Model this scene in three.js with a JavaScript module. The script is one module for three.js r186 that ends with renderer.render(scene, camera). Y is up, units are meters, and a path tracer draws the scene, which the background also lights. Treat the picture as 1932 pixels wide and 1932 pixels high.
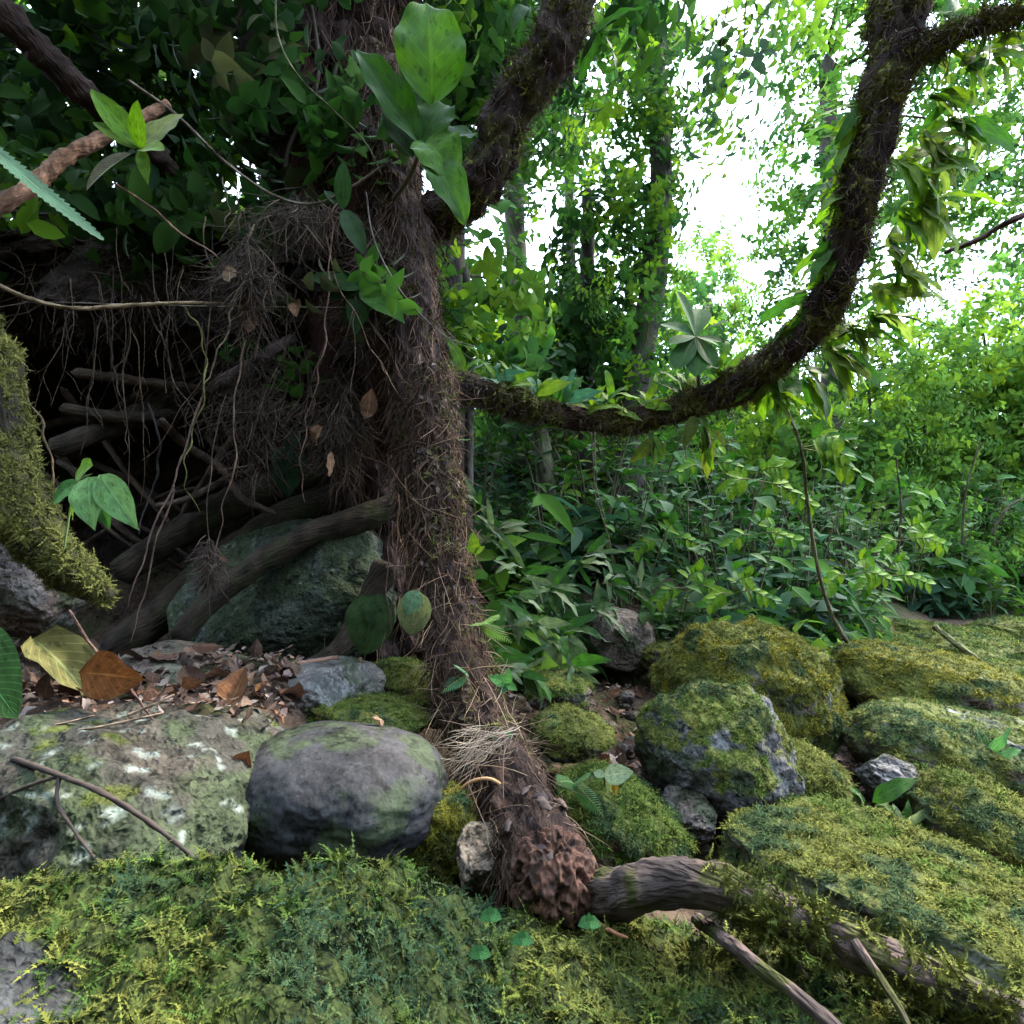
import * as THREE from 'three';
import { mergeGeometries, mergeVertices } from 'three/addons/utils/BufferGeometryUtils.js';
import { createNoise3D } from 'simplex-noise';

// ---------------------------------------------------------------- camera, sky, sun, exposure
const scene = new THREE.Scene();
const EYE = 1.0;                                   // metres; the stony ground lies near y = 0
const camera = new THREE.PerspectiveCamera(82, 1, 0.05, 300);
camera.position.set(0, EYE, 0);
camera.lookAt(0, EYE, -1);
scene.add(camera);
const SUN = new THREE.Vector3(0.55, 0.72, -0.42).normalize();
{
  const W = 256, H = 128, data = new Float32Array(W * H * 4);   // even white overcast, a little brighter round the veiled sun
  for (let r = 0; r < H; r++) for (let c = 0; c < W; c++) {
    const up = ((r + 0.5) / H - 0.5) * Math.PI, a = ((c + 0.5) / W - 0.5) * 2 * Math.PI;
    const y = Math.sin(up), x = Math.cos(a) * Math.cos(up), z = Math.sin(a) * Math.cos(up);
    const near = Math.max(0, x * SUN.x + y * SUN.y + z * SUN.z);
    const l = y < 0 ? 0.08 : 0.56 + 0.20 * y + 0.35 * Math.pow(near, 5), i = (r * W + c) * 4;
    data[i] = l * 0.80; data[i + 1] = l * 0.97; data[i + 2] = l * 1.24; data[i + 3] = 1;
  }
  const sky = new THREE.DataTexture(data, W, H, THREE.RGBAFormat, THREE.FloatType);
  sky.mapping = THREE.EquirectangularReflectionMapping; sky.magFilter = THREE.LinearFilter; sky.needsUpdate = true;
  scene.background = sky; scene.environment = sky;
}
const sun = new THREE.DirectionalLight(0xfff0dc, 2.2);
sun.position.copy(SUN).multiplyScalar(40); sun.castShadow = true; sun.shadow.radius = 24;
sun.shadow.mapSize.set(2048, 2048); sun.shadow.camera.left = sun.shadow.camera.bottom = -15; sun.shadow.camera.right = sun.shadow.camera.top = 15; sun.shadow.camera.far = 90;
sun.name = 'sun'; scene.add(sun);
const renderer = new THREE.WebGLRenderer({ antialias: true });
renderer.shadowMap.enabled = true;
renderer.toneMapping = THREE.LinearToneMapping;
renderer.toneMappingExposure = 9.6;

// ---------------------------------------------------------------- helpers
const V = (x, y, z) => new THREE.Vector3(x, y, z), C = (r, g, b) => new THREE.Color().setRGB(r, g, b);
const F = 966 / Math.tan(41 * Math.PI / 180);       // focal length in pixels of a 1932 pixel wide view of the photograph
const at = (u, v, d) => V((u - 966) / F * d, EYE - (v - 966) / F * d, -d);   // pixel and distance to a place
const px = (n, d) => n * d / F;
function randoms(s) { return () => { s = (s + 0x6d2b79f5) | 0; let t = Math.imul(s ^ (s >>> 15), 1 | s); t = (t + Math.imul(t ^ (t >>> 7), 61 | t)) ^ t; return ((t ^ (t >>> 14)) >>> 0) / 4294967296; }; }
const R0 = randoms(11);
const rr = (a, b, R = R0) => a + (b - a) * R();
const pick = (list, R = R0) => list[Math.floor(R() * list.length)];
const noise = createNoise3D(randoms(5));
const fbm = (x, y, z, o = 4) => { let s = 0, a = 0.5; for (let i = 0; i < o; i++) { s += a * noise(x, y, z); x = x * 2.03 + 7; y = y * 2.03 + 3; z *= 2.03; a *= 0.5; } return s; };
const sm = (a, b, x) => { const t = Math.min(1, Math.max(0, (x - a) / (b - a))); return t * t * (3 - 2 * t); };
const lerp = (a, b, t) => a + (b - a) * t;
const mixc = (a, b, t) => [lerp(a[0], b[0], t), lerp(a[1], b[1], t), lerp(a[2], b[2], t)];
const used = {};
function numbered(n) { const k = used[n] = (used[n] ?? -1) + 1; return k ? n + '_' + String(k).padStart(3, '0') : n; }
function tag(o, label, category, group) { o.userData.label = label; o.userData.category = category; if (group) o.userData.group = group; return o; }
function thing(name, label, category, group, pos) {
  const o = new THREE.Group(); o.name = numbered(name); scene.add(o); if (pos) o.position.copy(pos);
  return tag(o, label, category, group);
}
function add(parent, name, geo, mat) {
  const m = new THREE.Mesh(geo, mat); m.name = parent === scene ? numbered(name) : name; m.castShadow = m.receiveShadow = true; parent.add(m); return m;
}
function localise(geo, p) { geo.translate(-p.x, -p.y, -p.z); return geo; }
function copies(parent, name, geo, mat, list) {     // list: {m: Matrix4, c: Color}
  const o = new THREE.InstancedMesh(geo, mat, list.length); o.name = name; o.castShadow = o.receiveShadow = true;
  list.forEach((e, i) => { o.setMatrixAt(i, e.m); o.setColorAt(i, e.c); });
  o.userData.kind = 'stuff'; parent.add(o); return o;
}
const Q = new THREE.Quaternion(), S1 = V(1, 1, 1);
function basis(x, y, z, p, s = 1) { return new THREE.Matrix4().makeBasis(x.clone().multiplyScalar(s), y.clone().multiplyScalar(s), z.clone().multiplyScalar(s)).setPosition(p); }
// a matrix whose y axis is dir and whose z axis leans to up, turned by spin
function aim(p, dir, s, spin = 0, up = V(0, 1, 0)) {
  const y = dir.clone().normalize(); let x = V().crossVectors(y, up); if (x.lengthSq() < 1e-4) x = V().crossVectors(y, V(1, 0, 0.3));
  x.normalize(); const z = V().crossVectors(x, y); const c = Math.cos(spin), n = Math.sin(spin);
  const x2 = x.clone().multiplyScalar(c).addScaledVector(z, n), z2 = V().crossVectors(x2, y);
  return basis(x2, y, z2, p, s);
}
const dirRand = (R = R0) => { const z = rr(-1, 1, R), a = rr(0, 6.2832, R), q = Math.sqrt(1 - z * z); return V(q * Math.cos(a), z, q * Math.sin(a)); };

// ---------------------------------------------------------------- textures
function tile(n, fn, srgb) {
  const d = new Uint8Array(n * n * 4);
  for (let y = 0; y < n; y++) for (let x = 0; x < n; x++) { const c = fn(x / n, y / n), i = (y * n + x) * 4; d[i] = c[0]; d[i + 1] = c[1]; d[i + 2] = c[2]; d[i + 3] = 255; }
  const t = new THREE.DataTexture(d, n, n); t.wrapS = t.wrapT = THREE.RepeatWrapping; t.magFilter = THREE.LinearFilter; if (srgb) t.colorSpace = THREE.SRGBColorSpace; t.needsUpdate = true; return t;
}
function lattice(seed) {   // periodic value noise
  const R = randoms(seed), tab = Array.from({ length: 4096 }, () => R());
  return (x, y, p, q = p) => {
    const xi = Math.floor(x), yi = Math.floor(y), fx = x - xi, fy = y - yi, w = (i, j) => tab[((((i % p) + p) % p) * 67 + (((j % q) + q) % q) * 131) & 4095];
    const a = fx * fx * (3 - 2 * fx), b = fy * fy * (3 - 2 * fy);
    return lerp(lerp(w(xi, yi), w(xi + 1, yi), a), lerp(w(xi, yi + 1), w(xi + 1, yi + 1), a), b);
  };
}
const lat = lattice(9);
const oct = (u, v, p, o, sx = 1) => { let s = 0, a = 0.5, t = 0; for (let i = 0; i < o; i++) { s += a * lat(u * p * sx, v * p, p * sx, p); t += a; p *= 2; a *= 0.55; } return s / t; };
const grainMap = tile(1024, (u, v) => { const f = oct(u, v, 8, 7), s = oct(u + 0.37, v, 96, 3), p = sm(0.60, 0.72, oct(u, v + 0.4, 24, 4)), w = sm(0.62, 0.70, oct(u + 0.7, v, 40, 3)); const g = 255 * Math.min(1, Math.max(0.05, 0.62 + 1.0 * (f - 0.5) + 0.7 * (s - 0.5) - 0.35 * p + 0.25 * w)); return [g, g * (0.985 + 0.03 * p), g * 0.97]; });
const grainBump = tile(512, (u, v) => { const f = oct(u, v, 6, 7), s = Math.pow(oct(u, v + 0.2, 48, 3), 2); const g = 255 * Math.min(1, f * 0.75 + s * 0.4); return [g, g, g]; });
const barkBump = tile(512, (u, v) => { const f = oct(u, v, 6, 6, 3), r = 1 - Math.abs(oct(u + 0.3, v, 5, 4, 4) * 2 - 1); const g = 255 * Math.min(1, f * 0.5 + r * 0.5); return [g, g, g]; });
const barkMap = tile(512, (u, v) => { const f = oct(u, v, 6, 6, 3), s = oct(u, v, 60, 2); const g = 90 + 165 * Math.min(1, f * 0.8 + s * 0.3); return [g, g * 0.97, g * 0.94]; });
// leaf veins: u across (0.5 = midrib), v along
function veins(n, pale, dark) {
  return tile(256, (u, v) => {
    const x = Math.abs(u - 0.5) * 2, mid = sm(0.07, 0.02, x), ph = (v * n - x * 2.4), q = Math.abs(ph - Math.round(ph));
    const side = sm(0.09, 0.03, q) * 0.7, blot = oct(u, v, 8, 4);
    const spot = sm(0.70, 0.76, oct(u + 0.31, v + 0.17, 14, 3)), t = Math.max(mid, side * 0.8), b = (0.74 + 0.46 * blot) * (1 - 0.2 * spot); return mixc(dark, pale, t).map((c) => Math.min(255, c * b));
  }, true);
}
const veinMap = veins(9, [255, 255, 225], [206, 220, 190]);
const ribMap = veins(17, [255, 255, 235], [150, 150, 130]);
const deadMap = veins(8, [255, 245, 225], [190, 175, 160]);

// ---------------------------------------------------------------- materials
const M = {};
const std = (o) => new THREE.MeshPhysicalMaterial({ roughness: 0.9, specularIntensity: 0.25, ...o });
M.stone = std({ vertexColors: true, map: grainMap, bumpMap: grainBump, bumpScale: 0.035, roughness: 0.85 });
M.wetStone = std({ vertexColors: true, map: grainMap, bumpMap: grainBump, bumpScale: 0.02, roughness: 0.4, specularIntensity: 0.8 });
M.smoothStone = std({ vertexColors: true, map: grainMap, bumpMap: grainBump, bumpScale: 0.006, roughness: 0.7 });
M.soil = std({ vertexColors: true, map: grainMap, bumpMap: grainBump, bumpScale: 0.03, roughness: 1 });
M.bark = std({ vertexColors: true, map: barkMap, bumpMap: barkBump, bumpScale: 0.02, roughness: 0.95 });
M.moss = std({ color: 0xffffff, roughness: 1, specularIntensity: 0.2 });
M.rot = std({ vertexColors: true, map: grainMap, bumpMap: grainBump, bumpScale: 0.005, roughness: 1 });
M.fibre = std({ color: 0xffffff, roughness: 0.85 });
M.leafMany = new THREE.MeshPhysicalMaterial({ color: 0xffffff, roughness: 1, transmission: 0.55, thickness: 0, specularIntensity: 0.2 });
M.litterMany = new THREE.MeshPhysicalMaterial({ color: 0xffffff, roughness: 1, transmission: 0.12, thickness: 0 });
const leafCache = {};
function leafMat(rgb, map = veinMap, tr = 0.45, coat = 0.3) {
  const k = rgb.join() + tr + map.uuid;
  return leafCache[k] ??= new THREE.MeshPhysicalMaterial({ color: C(...rgb), map, bumpMap: map, bumpScale: 0.0015, roughness: 1, specularIntensity: 0.3, transmission: tr, thickness: 0, clearcoat: coat * 0.35, clearcoatRoughness: 0.4 });
}
const plainCache = {};
const plain = (rgb, rough = 0.8) => plainCache[rgb.join() + rough] ??= std({ color: C(...rgb), roughness: rough });

// ---------------------------------------------------------------- shapes
function boxUV(g, s = 1) {       // uv in metres from the plane that each triangle faces most
  g = g.index ? g.toNonIndexed() : g; const p = g.attributes.position, uv = new Float32Array(p.count * 2), a = V(), b = V(), c = V();
  for (let i = 0; i < p.count; i += 3) {
    a.fromBufferAttribute(p, i); b.fromBufferAttribute(p, i + 1); c.fromBufferAttribute(p, i + 2);
    const n = V().crossVectors(b.clone().sub(a), c.clone().sub(a)), x = Math.abs(n.x), y = Math.abs(n.y), z = Math.abs(n.z);
    [a, b, c].forEach((q, k) => { const [m, o] = y >= x && y >= z ? [q.x, q.z] : x >= z ? [q.z, q.y] : [q.x, q.y]; uv[(i + k) * 2] = m * s; uv[(i + k) * 2 + 1] = o * s; });
  }
  g.setAttribute('uv', new THREE.BufferAttribute(uv, 2)); return g;
}
function colour(g, fn) {         // fn(position, normal) gives linear rgb
  const p = g.attributes.position, n = g.attributes.normal, c = new Float32Array(p.count * 3), a = V(), b = V();
  for (let i = 0; i < p.count; i++) { a.fromBufferAttribute(p, i); b.fromBufferAttribute(n, i); const k = fn(a, b); c[i * 3] = k[0]; c[i * 3 + 1] = k[1]; c[i * 3 + 2] = k[2]; }
  g.setAttribute('color', new THREE.BufferAttribute(c, 3)); return g;
}
// a stone: superellipsoid cut by planes and roughened
function stoneGeo({ size: [rx, ry, rz], e = 2.6, amp = 0.08, freq = 1.6, seed = 0, cuts = 4, det = 26 }) {
  let g = new THREE.IcosahedronGeometry(1, det); g.deleteAttribute('uv'); g.deleteAttribute('normal'); g = mergeVertices(g, 1e-5);
  const R = randoms(seed * 77 + 3), planes = Array.from({ length: cuts }, () => ({ n: dirRand(R), h: rr(0.72, 0.92, R) }));
  const p = g.attributes.position, a = V(), o = seed * 13.7;
  for (let i = 0; i < p.count; i++) {
    a.fromBufferAttribute(p, i).normalize();
    const q = Math.pow(Math.abs(a.x) ** e + Math.abs(a.y) ** e + Math.abs(a.z) ** e, -1 / e), d = a.clone(); a.multiplyScalar(q);
    for (const k of planes) { const over = a.dot(k.n) - k.h; if (over > 0) a.addScaledVector(k.n, -over * 0.85); }
    const f = 1 + amp * 1.6 * fbm(d.x * freq + o, d.y * freq, d.z * freq, 3) + amp * 0.35 * fbm(d.x * freq * 4.5, d.y * freq * 4.5 + o, d.z * freq * 4.5, 4);
    p.setXYZ(i, a.x * f * rx, a.y * f * ry, a.z * f * rz);
  }
  g.computeVertexNormals(); return g;
}
// a tube through points with a radius at each; rough = noise as a share of the radius
function tubeGeo(points, radii, { seg = 40, ring = 10, rough = 0.12, freq = 3, seed = 0, cap = true } = {}) {
  const curve = new THREE.CatmullRomCurve3(points, false, 'centripetal'), fr = curve.computeFrenetFrames(seg, false), pos = [], uv = [], idx = [], len = curve.getLength(), o = seed * 9.1;
  for (let i = 0; i <= seg; i++) {
    const t = i / seg, c = curve.getPointAt(t), k = curve.getUtoTmapping(t) * (radii.length - 1), j = Math.min(radii.length - 2, Math.floor(k)), r = lerp(radii[j], radii[j + 1], k - j);
    for (let m = 0; m <= ring; m++) {
      const a = (m % ring) / ring * 6.28319, n = V().addScaledVector(fr.normals[i], Math.cos(a)).addScaledVector(fr.binormals[i], Math.sin(a));
      const w = 1 + rough * 2 * fbm(n.x * 1.3 + c.x * freq + o, n.y * 1.3 + c.y * freq, n.z * 1.3 + c.z * freq, 3);
      const w2 = w + rough * 0.9 * fbm(n.x * 3 + c.x * freq * 2.5, n.y * 3 + c.y * freq * 2.5 + o, n.z * 3 + c.z * freq * 2.5, 2);
      const q = c.clone().addScaledVector(n, r * w2 * (cap && (i === 0 || i === seg) ? 0.02 : 1)); pos.push(q.x, q.y, q.z); uv.push(m / ring * 6.28 * r * 2.5, t * len * 2.5);
    }
  }
  for (let i = 0; i < seg; i++) for (let m = 0; m < ring; m++) { const a = i * (ring + 1) + m, b = a + ring + 1; idx.push(a, a + 1, b, b, a + 1, b + 1); }
  const g = new THREE.BufferGeometry(); g.setAttribute('position', new THREE.Float32BufferAttribute(pos, 3)); g.setAttribute('uv', new THREE.Float32BufferAttribute(uv, 2)); g.setIndex(idx);
  g.computeVertexNormals();
  const nn = g.attributes.normal;      // close the shading seam
  for (let i = 0; i <= seg; i++) { const a = i * (ring + 1), b = a + ring; const v = V(nn.getX(a) + nn.getX(b), nn.getY(a) + nn.getY(b), nn.getZ(a) + nn.getZ(b)).normalize(); nn.setXYZ(a, v.x, v.y, v.z); nn.setXYZ(b, v.x, v.y, v.z); }
  return g;
}
// random places on a mesh: {p, n}
function sampler(g, R) {
  const p = g.attributes.position, n = g.attributes.normal, ix = g.index, count = (ix ?? p).count / 3, cum = new Float64Array(count), a = V(), b = V(), c = V(); let s = 0;
  const vi = (t, k) => ix ? ix.getX(t * 3 + k) : t * 3 + k;
  for (let t = 0; t < count; t++) { a.fromBufferAttribute(p, vi(t, 0)); b.fromBufferAttribute(p, vi(t, 1)); c.fromBufferAttribute(p, vi(t, 2)); s += b.sub(a).cross(c.sub(a)).length() / 2; cum[t] = s; }
  const draw = () => {
    const x = R() * s; let lo = 0, hi = count - 1; while (lo < hi) { const m = (lo + hi) >> 1; if (cum[m] < x) lo = m + 1; else hi = m; }
    let u = R(), w = R(); if (u + w > 1) { u = 1 - u; w = 1 - w; } const k = 1 - u - w, i0 = vi(lo, 0), i1 = vi(lo, 1), i2 = vi(lo, 2);
    const f = (at_) => V(at_.getX(i0) * k + at_.getX(i1) * u + at_.getX(i2) * w, at_.getY(i0) * k + at_.getY(i1) * u + at_.getY(i2) * w, at_.getZ(i0) * k + at_.getZ(i1) * u + at_.getZ(i2) * w);
    return { p: f(p), n: f(n).normalize() };
  };
  draw.area = s; return draw;
}
// a leaf from the origin along +y, its face to +z. prof(t) = half width as a share of the length
const PROF = {
  oval: (t) => 0.26 * Math.pow(Math.sin(Math.PI * Math.pow(t, 0.8)), 0.8),
  broad: (t) => 0.36 * Math.pow(Math.sin(Math.PI * Math.pow(t, 0.75)), 0.75),
  lance: (t) => 0.12 * Math.pow(Math.sin(Math.PI * Math.pow(t, 0.72)), 0.9),
  strap: (t) => 0.075 * Math.pow(Math.sin(Math.PI * Math.min(1, 0.06 + 0.94 * Math.pow(t, 0.9))), 0.45),
  paddle: (t) => 0.19 * Math.pow(Math.sin(Math.PI * Math.pow(t, 1.5)), 0.6) + 0.006,
  drip: (t) => t < 0.86 ? 0.27 * Math.pow(Math.sin(Math.PI * Math.min(1, Math.pow(t / 0.95, 0.75))), 0.85) : 0.27 * Math.pow(Math.sin(Math.PI * Math.pow(0.86 / 0.95, 0.75)), 0.85) * (1 - (t - 0.86) / 0.14),
  heart: (t) => 0.42 * Math.pow(Math.sin(Math.PI * Math.pow(Math.min(1, t + 0.02), 0.55)), 0.85),
  blade: (t) => 0.045 * Math.pow(1 - t, 0.6) * Math.min(1, t * 12 + 0.4),
};
function leafGeo(L, kind, { seg = 8, across = 2, fold = 0.25, curl = 0.3, wave = 0, twist = 0, tooth = 0, teeth = 12, seed = 0, side = 0 } = {}) {
  const pos = [], uv = [], idx = [], f = PROF[kind];
  for (let i = 0; i <= seg; i++) {
    const t = i / seg, w = f(t) * L * (1 + (tooth ? tooth * ((t * teeth) % 1 - 0.5) : 0)), a = curl * t, yy = curl ? Math.sin(a) / curl * L : t * L, zz = curl ? -(1 - Math.cos(a)) / curl * L : 0;
    for (let j = -across; j <= across; j++) {
      const s = j / across, lift = fold * Math.abs(s) * w + wave * L * Math.sin(t * 17 + seed + (s > 0 ? 1.3 : 0)) * s * s, tw = twist * t;
      const x = s * w + side * t * t * L, z0 = lift; pos.push(x * Math.cos(tw) - z0 * Math.sin(tw), yy + z0 * Math.sin(a), zz + (z0 * Math.cos(tw) + x * Math.sin(tw)) * Math.cos(a)); uv.push(0.5 + s * 0.5, t);
    }
  }
  const n = across * 2 + 1;
  for (let i = 0; i < seg; i++) for (let j = 0; j < n - 1; j++) { const a = i * n + j, b = a + n; idx.push(a, a + 1, b, b, a + 1, b + 1); }
  const g = new THREE.BufferGeometry(); g.setAttribute('position', new THREE.Float32BufferAttribute(pos, 3)); g.setAttribute('uv', new THREE.Float32BufferAttribute(uv, 2)); g.setIndex(idx); g.computeVertexNormals(); return g;
}
const bake = (g, m) => g.clone().applyMatrix4(m);
function strip(g) { const o = g.index ? g.toNonIndexed() : g; for (const k of Object.keys(o.attributes)) if (!['position', 'normal', 'uv'].includes(k)) o.deleteAttribute(k); return o; }
const merge = (list) => mergeGeometries(list.map(strip));
// a twig with leaves: the unit that crowns are made of (about 0.3 m long)
function sprigGeo(kind, n, len, leaf, seed, o = {}) {
  const R = randoms(seed), list = [], end = V(rr(-0.06, 0.06, R), len, rr(-0.06, 0.06, R)), mid = V(rr(-0.03, 0.03, R), len / 2, 0.03);
  list.push(tubeGeo([V(0, 0, 0), mid, end], [0.0035, 0.0025, 0.001], { seg: 4, ring: 3, rough: 0 }));
  const base = [0, 1].map((k) => leafGeo(1, kind, { seg: 4, across: 1, fold: 0.3, curl: rr(0.3, 0.9, R), ...o }));
  for (let i = 0; i < n; i++) {
    const t = (i + 0.6) / n, p = V().lerpVectors(V(0, 0, 0), mid, Math.min(1, t * 2)); if (t > 0.5) p.lerpVectors(mid, end, t * 2 - 1);
    const a = i * 2.4 + rr(-0.4, 0.4, R), dir = V(Math.cos(a), rr(-0.2, 0.6, R), Math.sin(a) * 0.8);
    list.push(bake(base[i % 2], aim(p, dir, leaf * rr(0.7, 1.15, R), rr(-0.5, 0.5, R))));
  }
  return merge(list);
}
const SPRIG = {
  broad: [1, 2, 3].map((s) => sprigGeo('oval', 8, 0.30, 0.13, s)),
  drip: [4, 5, 6].map((s) => sprigGeo('drip', 9, 0.32, 0.12, s)),
  fine: [7, 8, 9].map((s) => sprigGeo('oval', 14, 0.30, 0.07, s)),
  lance: [10, 11, 12].map((s) => sprigGeo('lance', 9, 0.30, 0.17, s)),
};
// a feathery moss shoot group
function mossGeo(seed, fronds, len, leaflets) {
  const R = randoms(seed), pos = [], tri = (a, b, c) => pos.push(a.x, a.y, a.z, b.x, b.y, b.z, c.x, c.y, c.z);
  for (let f = 0; f < fronds; f++) {
    const a = rr(0, 6.28, R), out = rr(0.5, 1.5, R), L = len * rr(0.55, 1.15, R), dir = V(Math.cos(a), 0, Math.sin(a)), side = V(-dir.z, 0, dir.x), o = V(rr(-0.3, 0.3, R) * len, 0, rr(-0.3, 0.3, R) * len);
    let prev = null;
    for (let i = 0; i <= leaflets; i++) {
      const t = i / leaflets, p = o.clone().addScaledVector(dir, L * out * t * (0.35 + 0.65 * t)).add(V(0, L * (t * 0.95 - 0.5 * t * t * out), 0));
      if (prev) {
        const w = L * 0.05; tri(prev.clone().addScaledVector(side, -w), prev.clone().addScaledVector(side, w), p);
        const ll = L * 0.24 * (1.1 - 0.75 * t) * rr(0.7, 1.2, R), fw = p.clone().sub(prev).normalize();
        for (const s of [-1, 1]) { const tip = prev.clone().addScaledVector(side, s * ll).addScaledVector(fw, ll * 0.75).add(V(0, rr(-0.1, 0.25, R) * ll, 0)); tri(prev, prev.clone().addScaledVector(fw, ll * 0.62), tip); }
      }
      prev = p;
    }
  }
  const g = new THREE.BufferGeometry(); g.setAttribute('position', new THREE.Float32BufferAttribute(pos, 3)); g.computeVertexNormals(); return g;
}
const MOSS = { feather: [1, 2, 3].map((s) => mossGeo(s, 5, 1, 7)), cushion: [4, 5].map((s) => mossGeo(s, 7, 1, 3)) };
// a loose root hair, lying along y and bowed
function strandGeo(seed, ring = 3) {
  const R = randoms(seed), pts = [V(0, 0, 0)]; let d = V(rr(-0.3, 0.3, R), 1, rr(-0.1, 0.3, R));
  for (let i = 1; i < 5; i++) { d.add(V(rr(-0.55, 0.55, R), rr(-0.1, 0.1, R), rr(-0.4, 0.4, R))).normalize(); pts.push(pts[i - 1].clone().addScaledVector(d, 0.25)); }
  return tubeGeo(pts, [0.014, 0.013, 0.011, 0.008, 0.003], { seg: 8, ring, rough: 0 });
}
const STRAND = [1, 2, 3, 4].map((s) => strandGeo(s));

// ---------------------------------------------------------------- scatterers
const MOSSCOL = { yellow: [[0.125, 0.133, 0.028], [0.094, 0.108, 0.025], [0.066, 0.083, 0.019]], green: [[0.062, 0.104, 0.019], [0.039, 0.072, 0.016], [0.094, 0.119, 0.023]], dark: [[0.033, 0.061, 0.025], [0.023, 0.047, 0.024], [0.051, 0.076, 0.027]], gold: [[0.172, 0.155, 0.017], [0.133, 0.130, 0.019], [0.094, 0.101, 0.019]] };
function mossOn(parent, g, { count, size = 0.02, kind = 'cushion', mask = () => 1, palette = () => MOSSCOL.green, seed = 1, lean = 0.35, hang = 0 }) {
  const R = randoms(seed * 31 + 17), draw = sampler(g, R), lists = MOSS[kind].map(() => []);
  for (let i = 0; i < count; i++) {
    const { p, n } = draw(), m = mask(p, n); if (R() > m) continue;
    const clump = sm(-0.25, 0.3, fbm(p.x * 20, p.y * 20, p.z * 20, 2)); if (R() > 0.35 + 0.65 * clump) continue;
    const dir = n.clone().addScaledVector(dirRand(R), lean).add(V(0, 0.25 - hang, 0)).normalize(), c = pick(palette(p, n, R), R), k = rr(0.6, 1.3, R);
    p.addScaledVector(n, -size * 0.12);
    lists[i % lists.length].push({ m: aim(p, dir, size * (0.65 + 0.75 * clump) * rr(0.6, 1.35, R), rr(0, 6.28, R)), c: C(c[0] * k, c[1] * k, c[2] * k) });
  }
  lists.forEach((l, i) => l.length && copies(parent, 'moss', MOSS[kind][i], M.moss, l));
}
function fibresOn(parent, g, { count, len = 0.1, thick = 1, down = 0.4, out = 0.25, seed = 1, colors, mask, along }) {
  const R = randoms(seed * 57 + 5), draw = sampler(g, R), lists = STRAND.map(() => []);
  for (let i = 0; i < count; i++) {
    const { p, n } = draw(); if (mask && R() > mask(p, n)) continue;
    let d = dirRand(R); d.addScaledVector(n, -d.dot(n)); d.addScaledVector(n, out * rr(0.2, 1.6, R)); d.y -= down; if (along) d.addScaledVector(along, rr(-1, 1, R)); d.normalize();
    const L = len * rr(0.4, 1.5, R), m = aim(p.clone().addScaledVector(n, rr(-0.005, 0.008, R)), d, 1, rr(0, 6.28, R)); m.scale(V(thick * 0.1, L, thick * 0.1));
    const c = pick(colors, R), k = rr(0.7, 1.3, R); lists[i % 4].push({ m, c: C(c[0] * k, c[1] * k, c[2] * k) });
  }
  lists.forEach((l, i) => copies(parent, 'root_hairs', STRAND[i], M.fibre, l));
}
const ROOTCOL = [[0.08, 0.048, 0.033], [0.052, 0.032, 0.024], [0.11, 0.068, 0.045], [0.04, 0.026, 0.021], [0.18, 0.125, 0.08]];
// foliage: clusters of sprigs; list entries [u, v, d, half width px, half height px, half depth m, count, scale]
function foliage(parent, name, kind, clusters, cols, seed, { droop = 0.1, hollow = 0.2 } = {}) {
  const R = randoms(seed * 91 + 7), geos = SPRIG[kind], lists = geos.map(() => []), o = parent.position;
  for (const k of clusters) {
    const [u, v, d, ru, rv, rd, n, sc = 1] = Array.isArray(k) ? k : [0, 0, 0, 0, 0, k.r[2], k.n, k.s];      // or {c, r, n, s} in metres
    const c = Array.isArray(k) ? at(u, v, d) : V(...k.c), rx = k.r ? k.r[0] : px(ru, d), ry = k.r ? k.r[1] : px(rv, d);
    for (let i = 0; i < n; i++) {
      const e = dirRand(R), q = Math.pow(rr(hollow, 1, R), 0.5), p = V(c.x + e.x * rx * q, c.y + e.y * ry * q, c.z + e.z * rd * q);
      const w = fbm(p.x * 2.2, p.y * 2.2, p.z * 2.2 + seed, 2); if (w < -0.10 && Array.isArray(k)) continue;        // gaps between clumps
      const dir = V(e.x, e.y * 0.6 - droop + rr(-0.3, 0.3, R), e.z).addScaledVector(dirRand(R), 0.6), tone = rr(0.65, 1.35, R), cc = pick(cols, R);
      lists[i % geos.length].push({ m: aim(p.sub(o), dir, sc * rr(0.7, 1.25, R), rr(0, 6.28, R)), c: C(cc[0] * tone, cc[1] * tone, cc[2] * tone) });
    }
  }
  lists.forEach((l, i) => l.length && copies(parent, name, geos[i], M.leafMany, l));
}

// ---------------------------------------------------------------- the ground
function groundY(x, z) {
  const d = -z;
  let y = -0.97 - 0.12 * sm(0.3, 0.6, x) * sm(1.2, 1.5, d) * (1 - sm(2.6, 3.2, d));
  y += 0.42 * sm(-0.40, -0.85, x) * sm(1.25, 1.7, d) * (1 - 0.75 * sm(2.15, 2.7, d));      // leaf covered shelf before the roots
  const bank = sm(3.0, 12, d) * 2.3 * lerp(1, 0.30, sm(0.18, 0.75, x / Math.max(d, 1)));
  y += bank + 0.35 * sm(3.2, 4.2, d) * sm(0.45, 0.15, x / Math.max(d, 1));
  y += 0.10 * fbm(x * 0.9, 3, z * 0.9, 3) + 0.05 * fbm(x * 4, 1, z * 4, 3);
  y += 6 * sm(16, 60, Math.hypot(x, z)) + sm(3, 9, -x - 1) * 1.2;
  y -= 0.25 * sm(0.3, -0.6, d) + 0.30 * sm(0.5, 0.75, x / Math.max(d, 1)) * sm(2.4, 3.6, d);
  return EYE + y;
}
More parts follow.
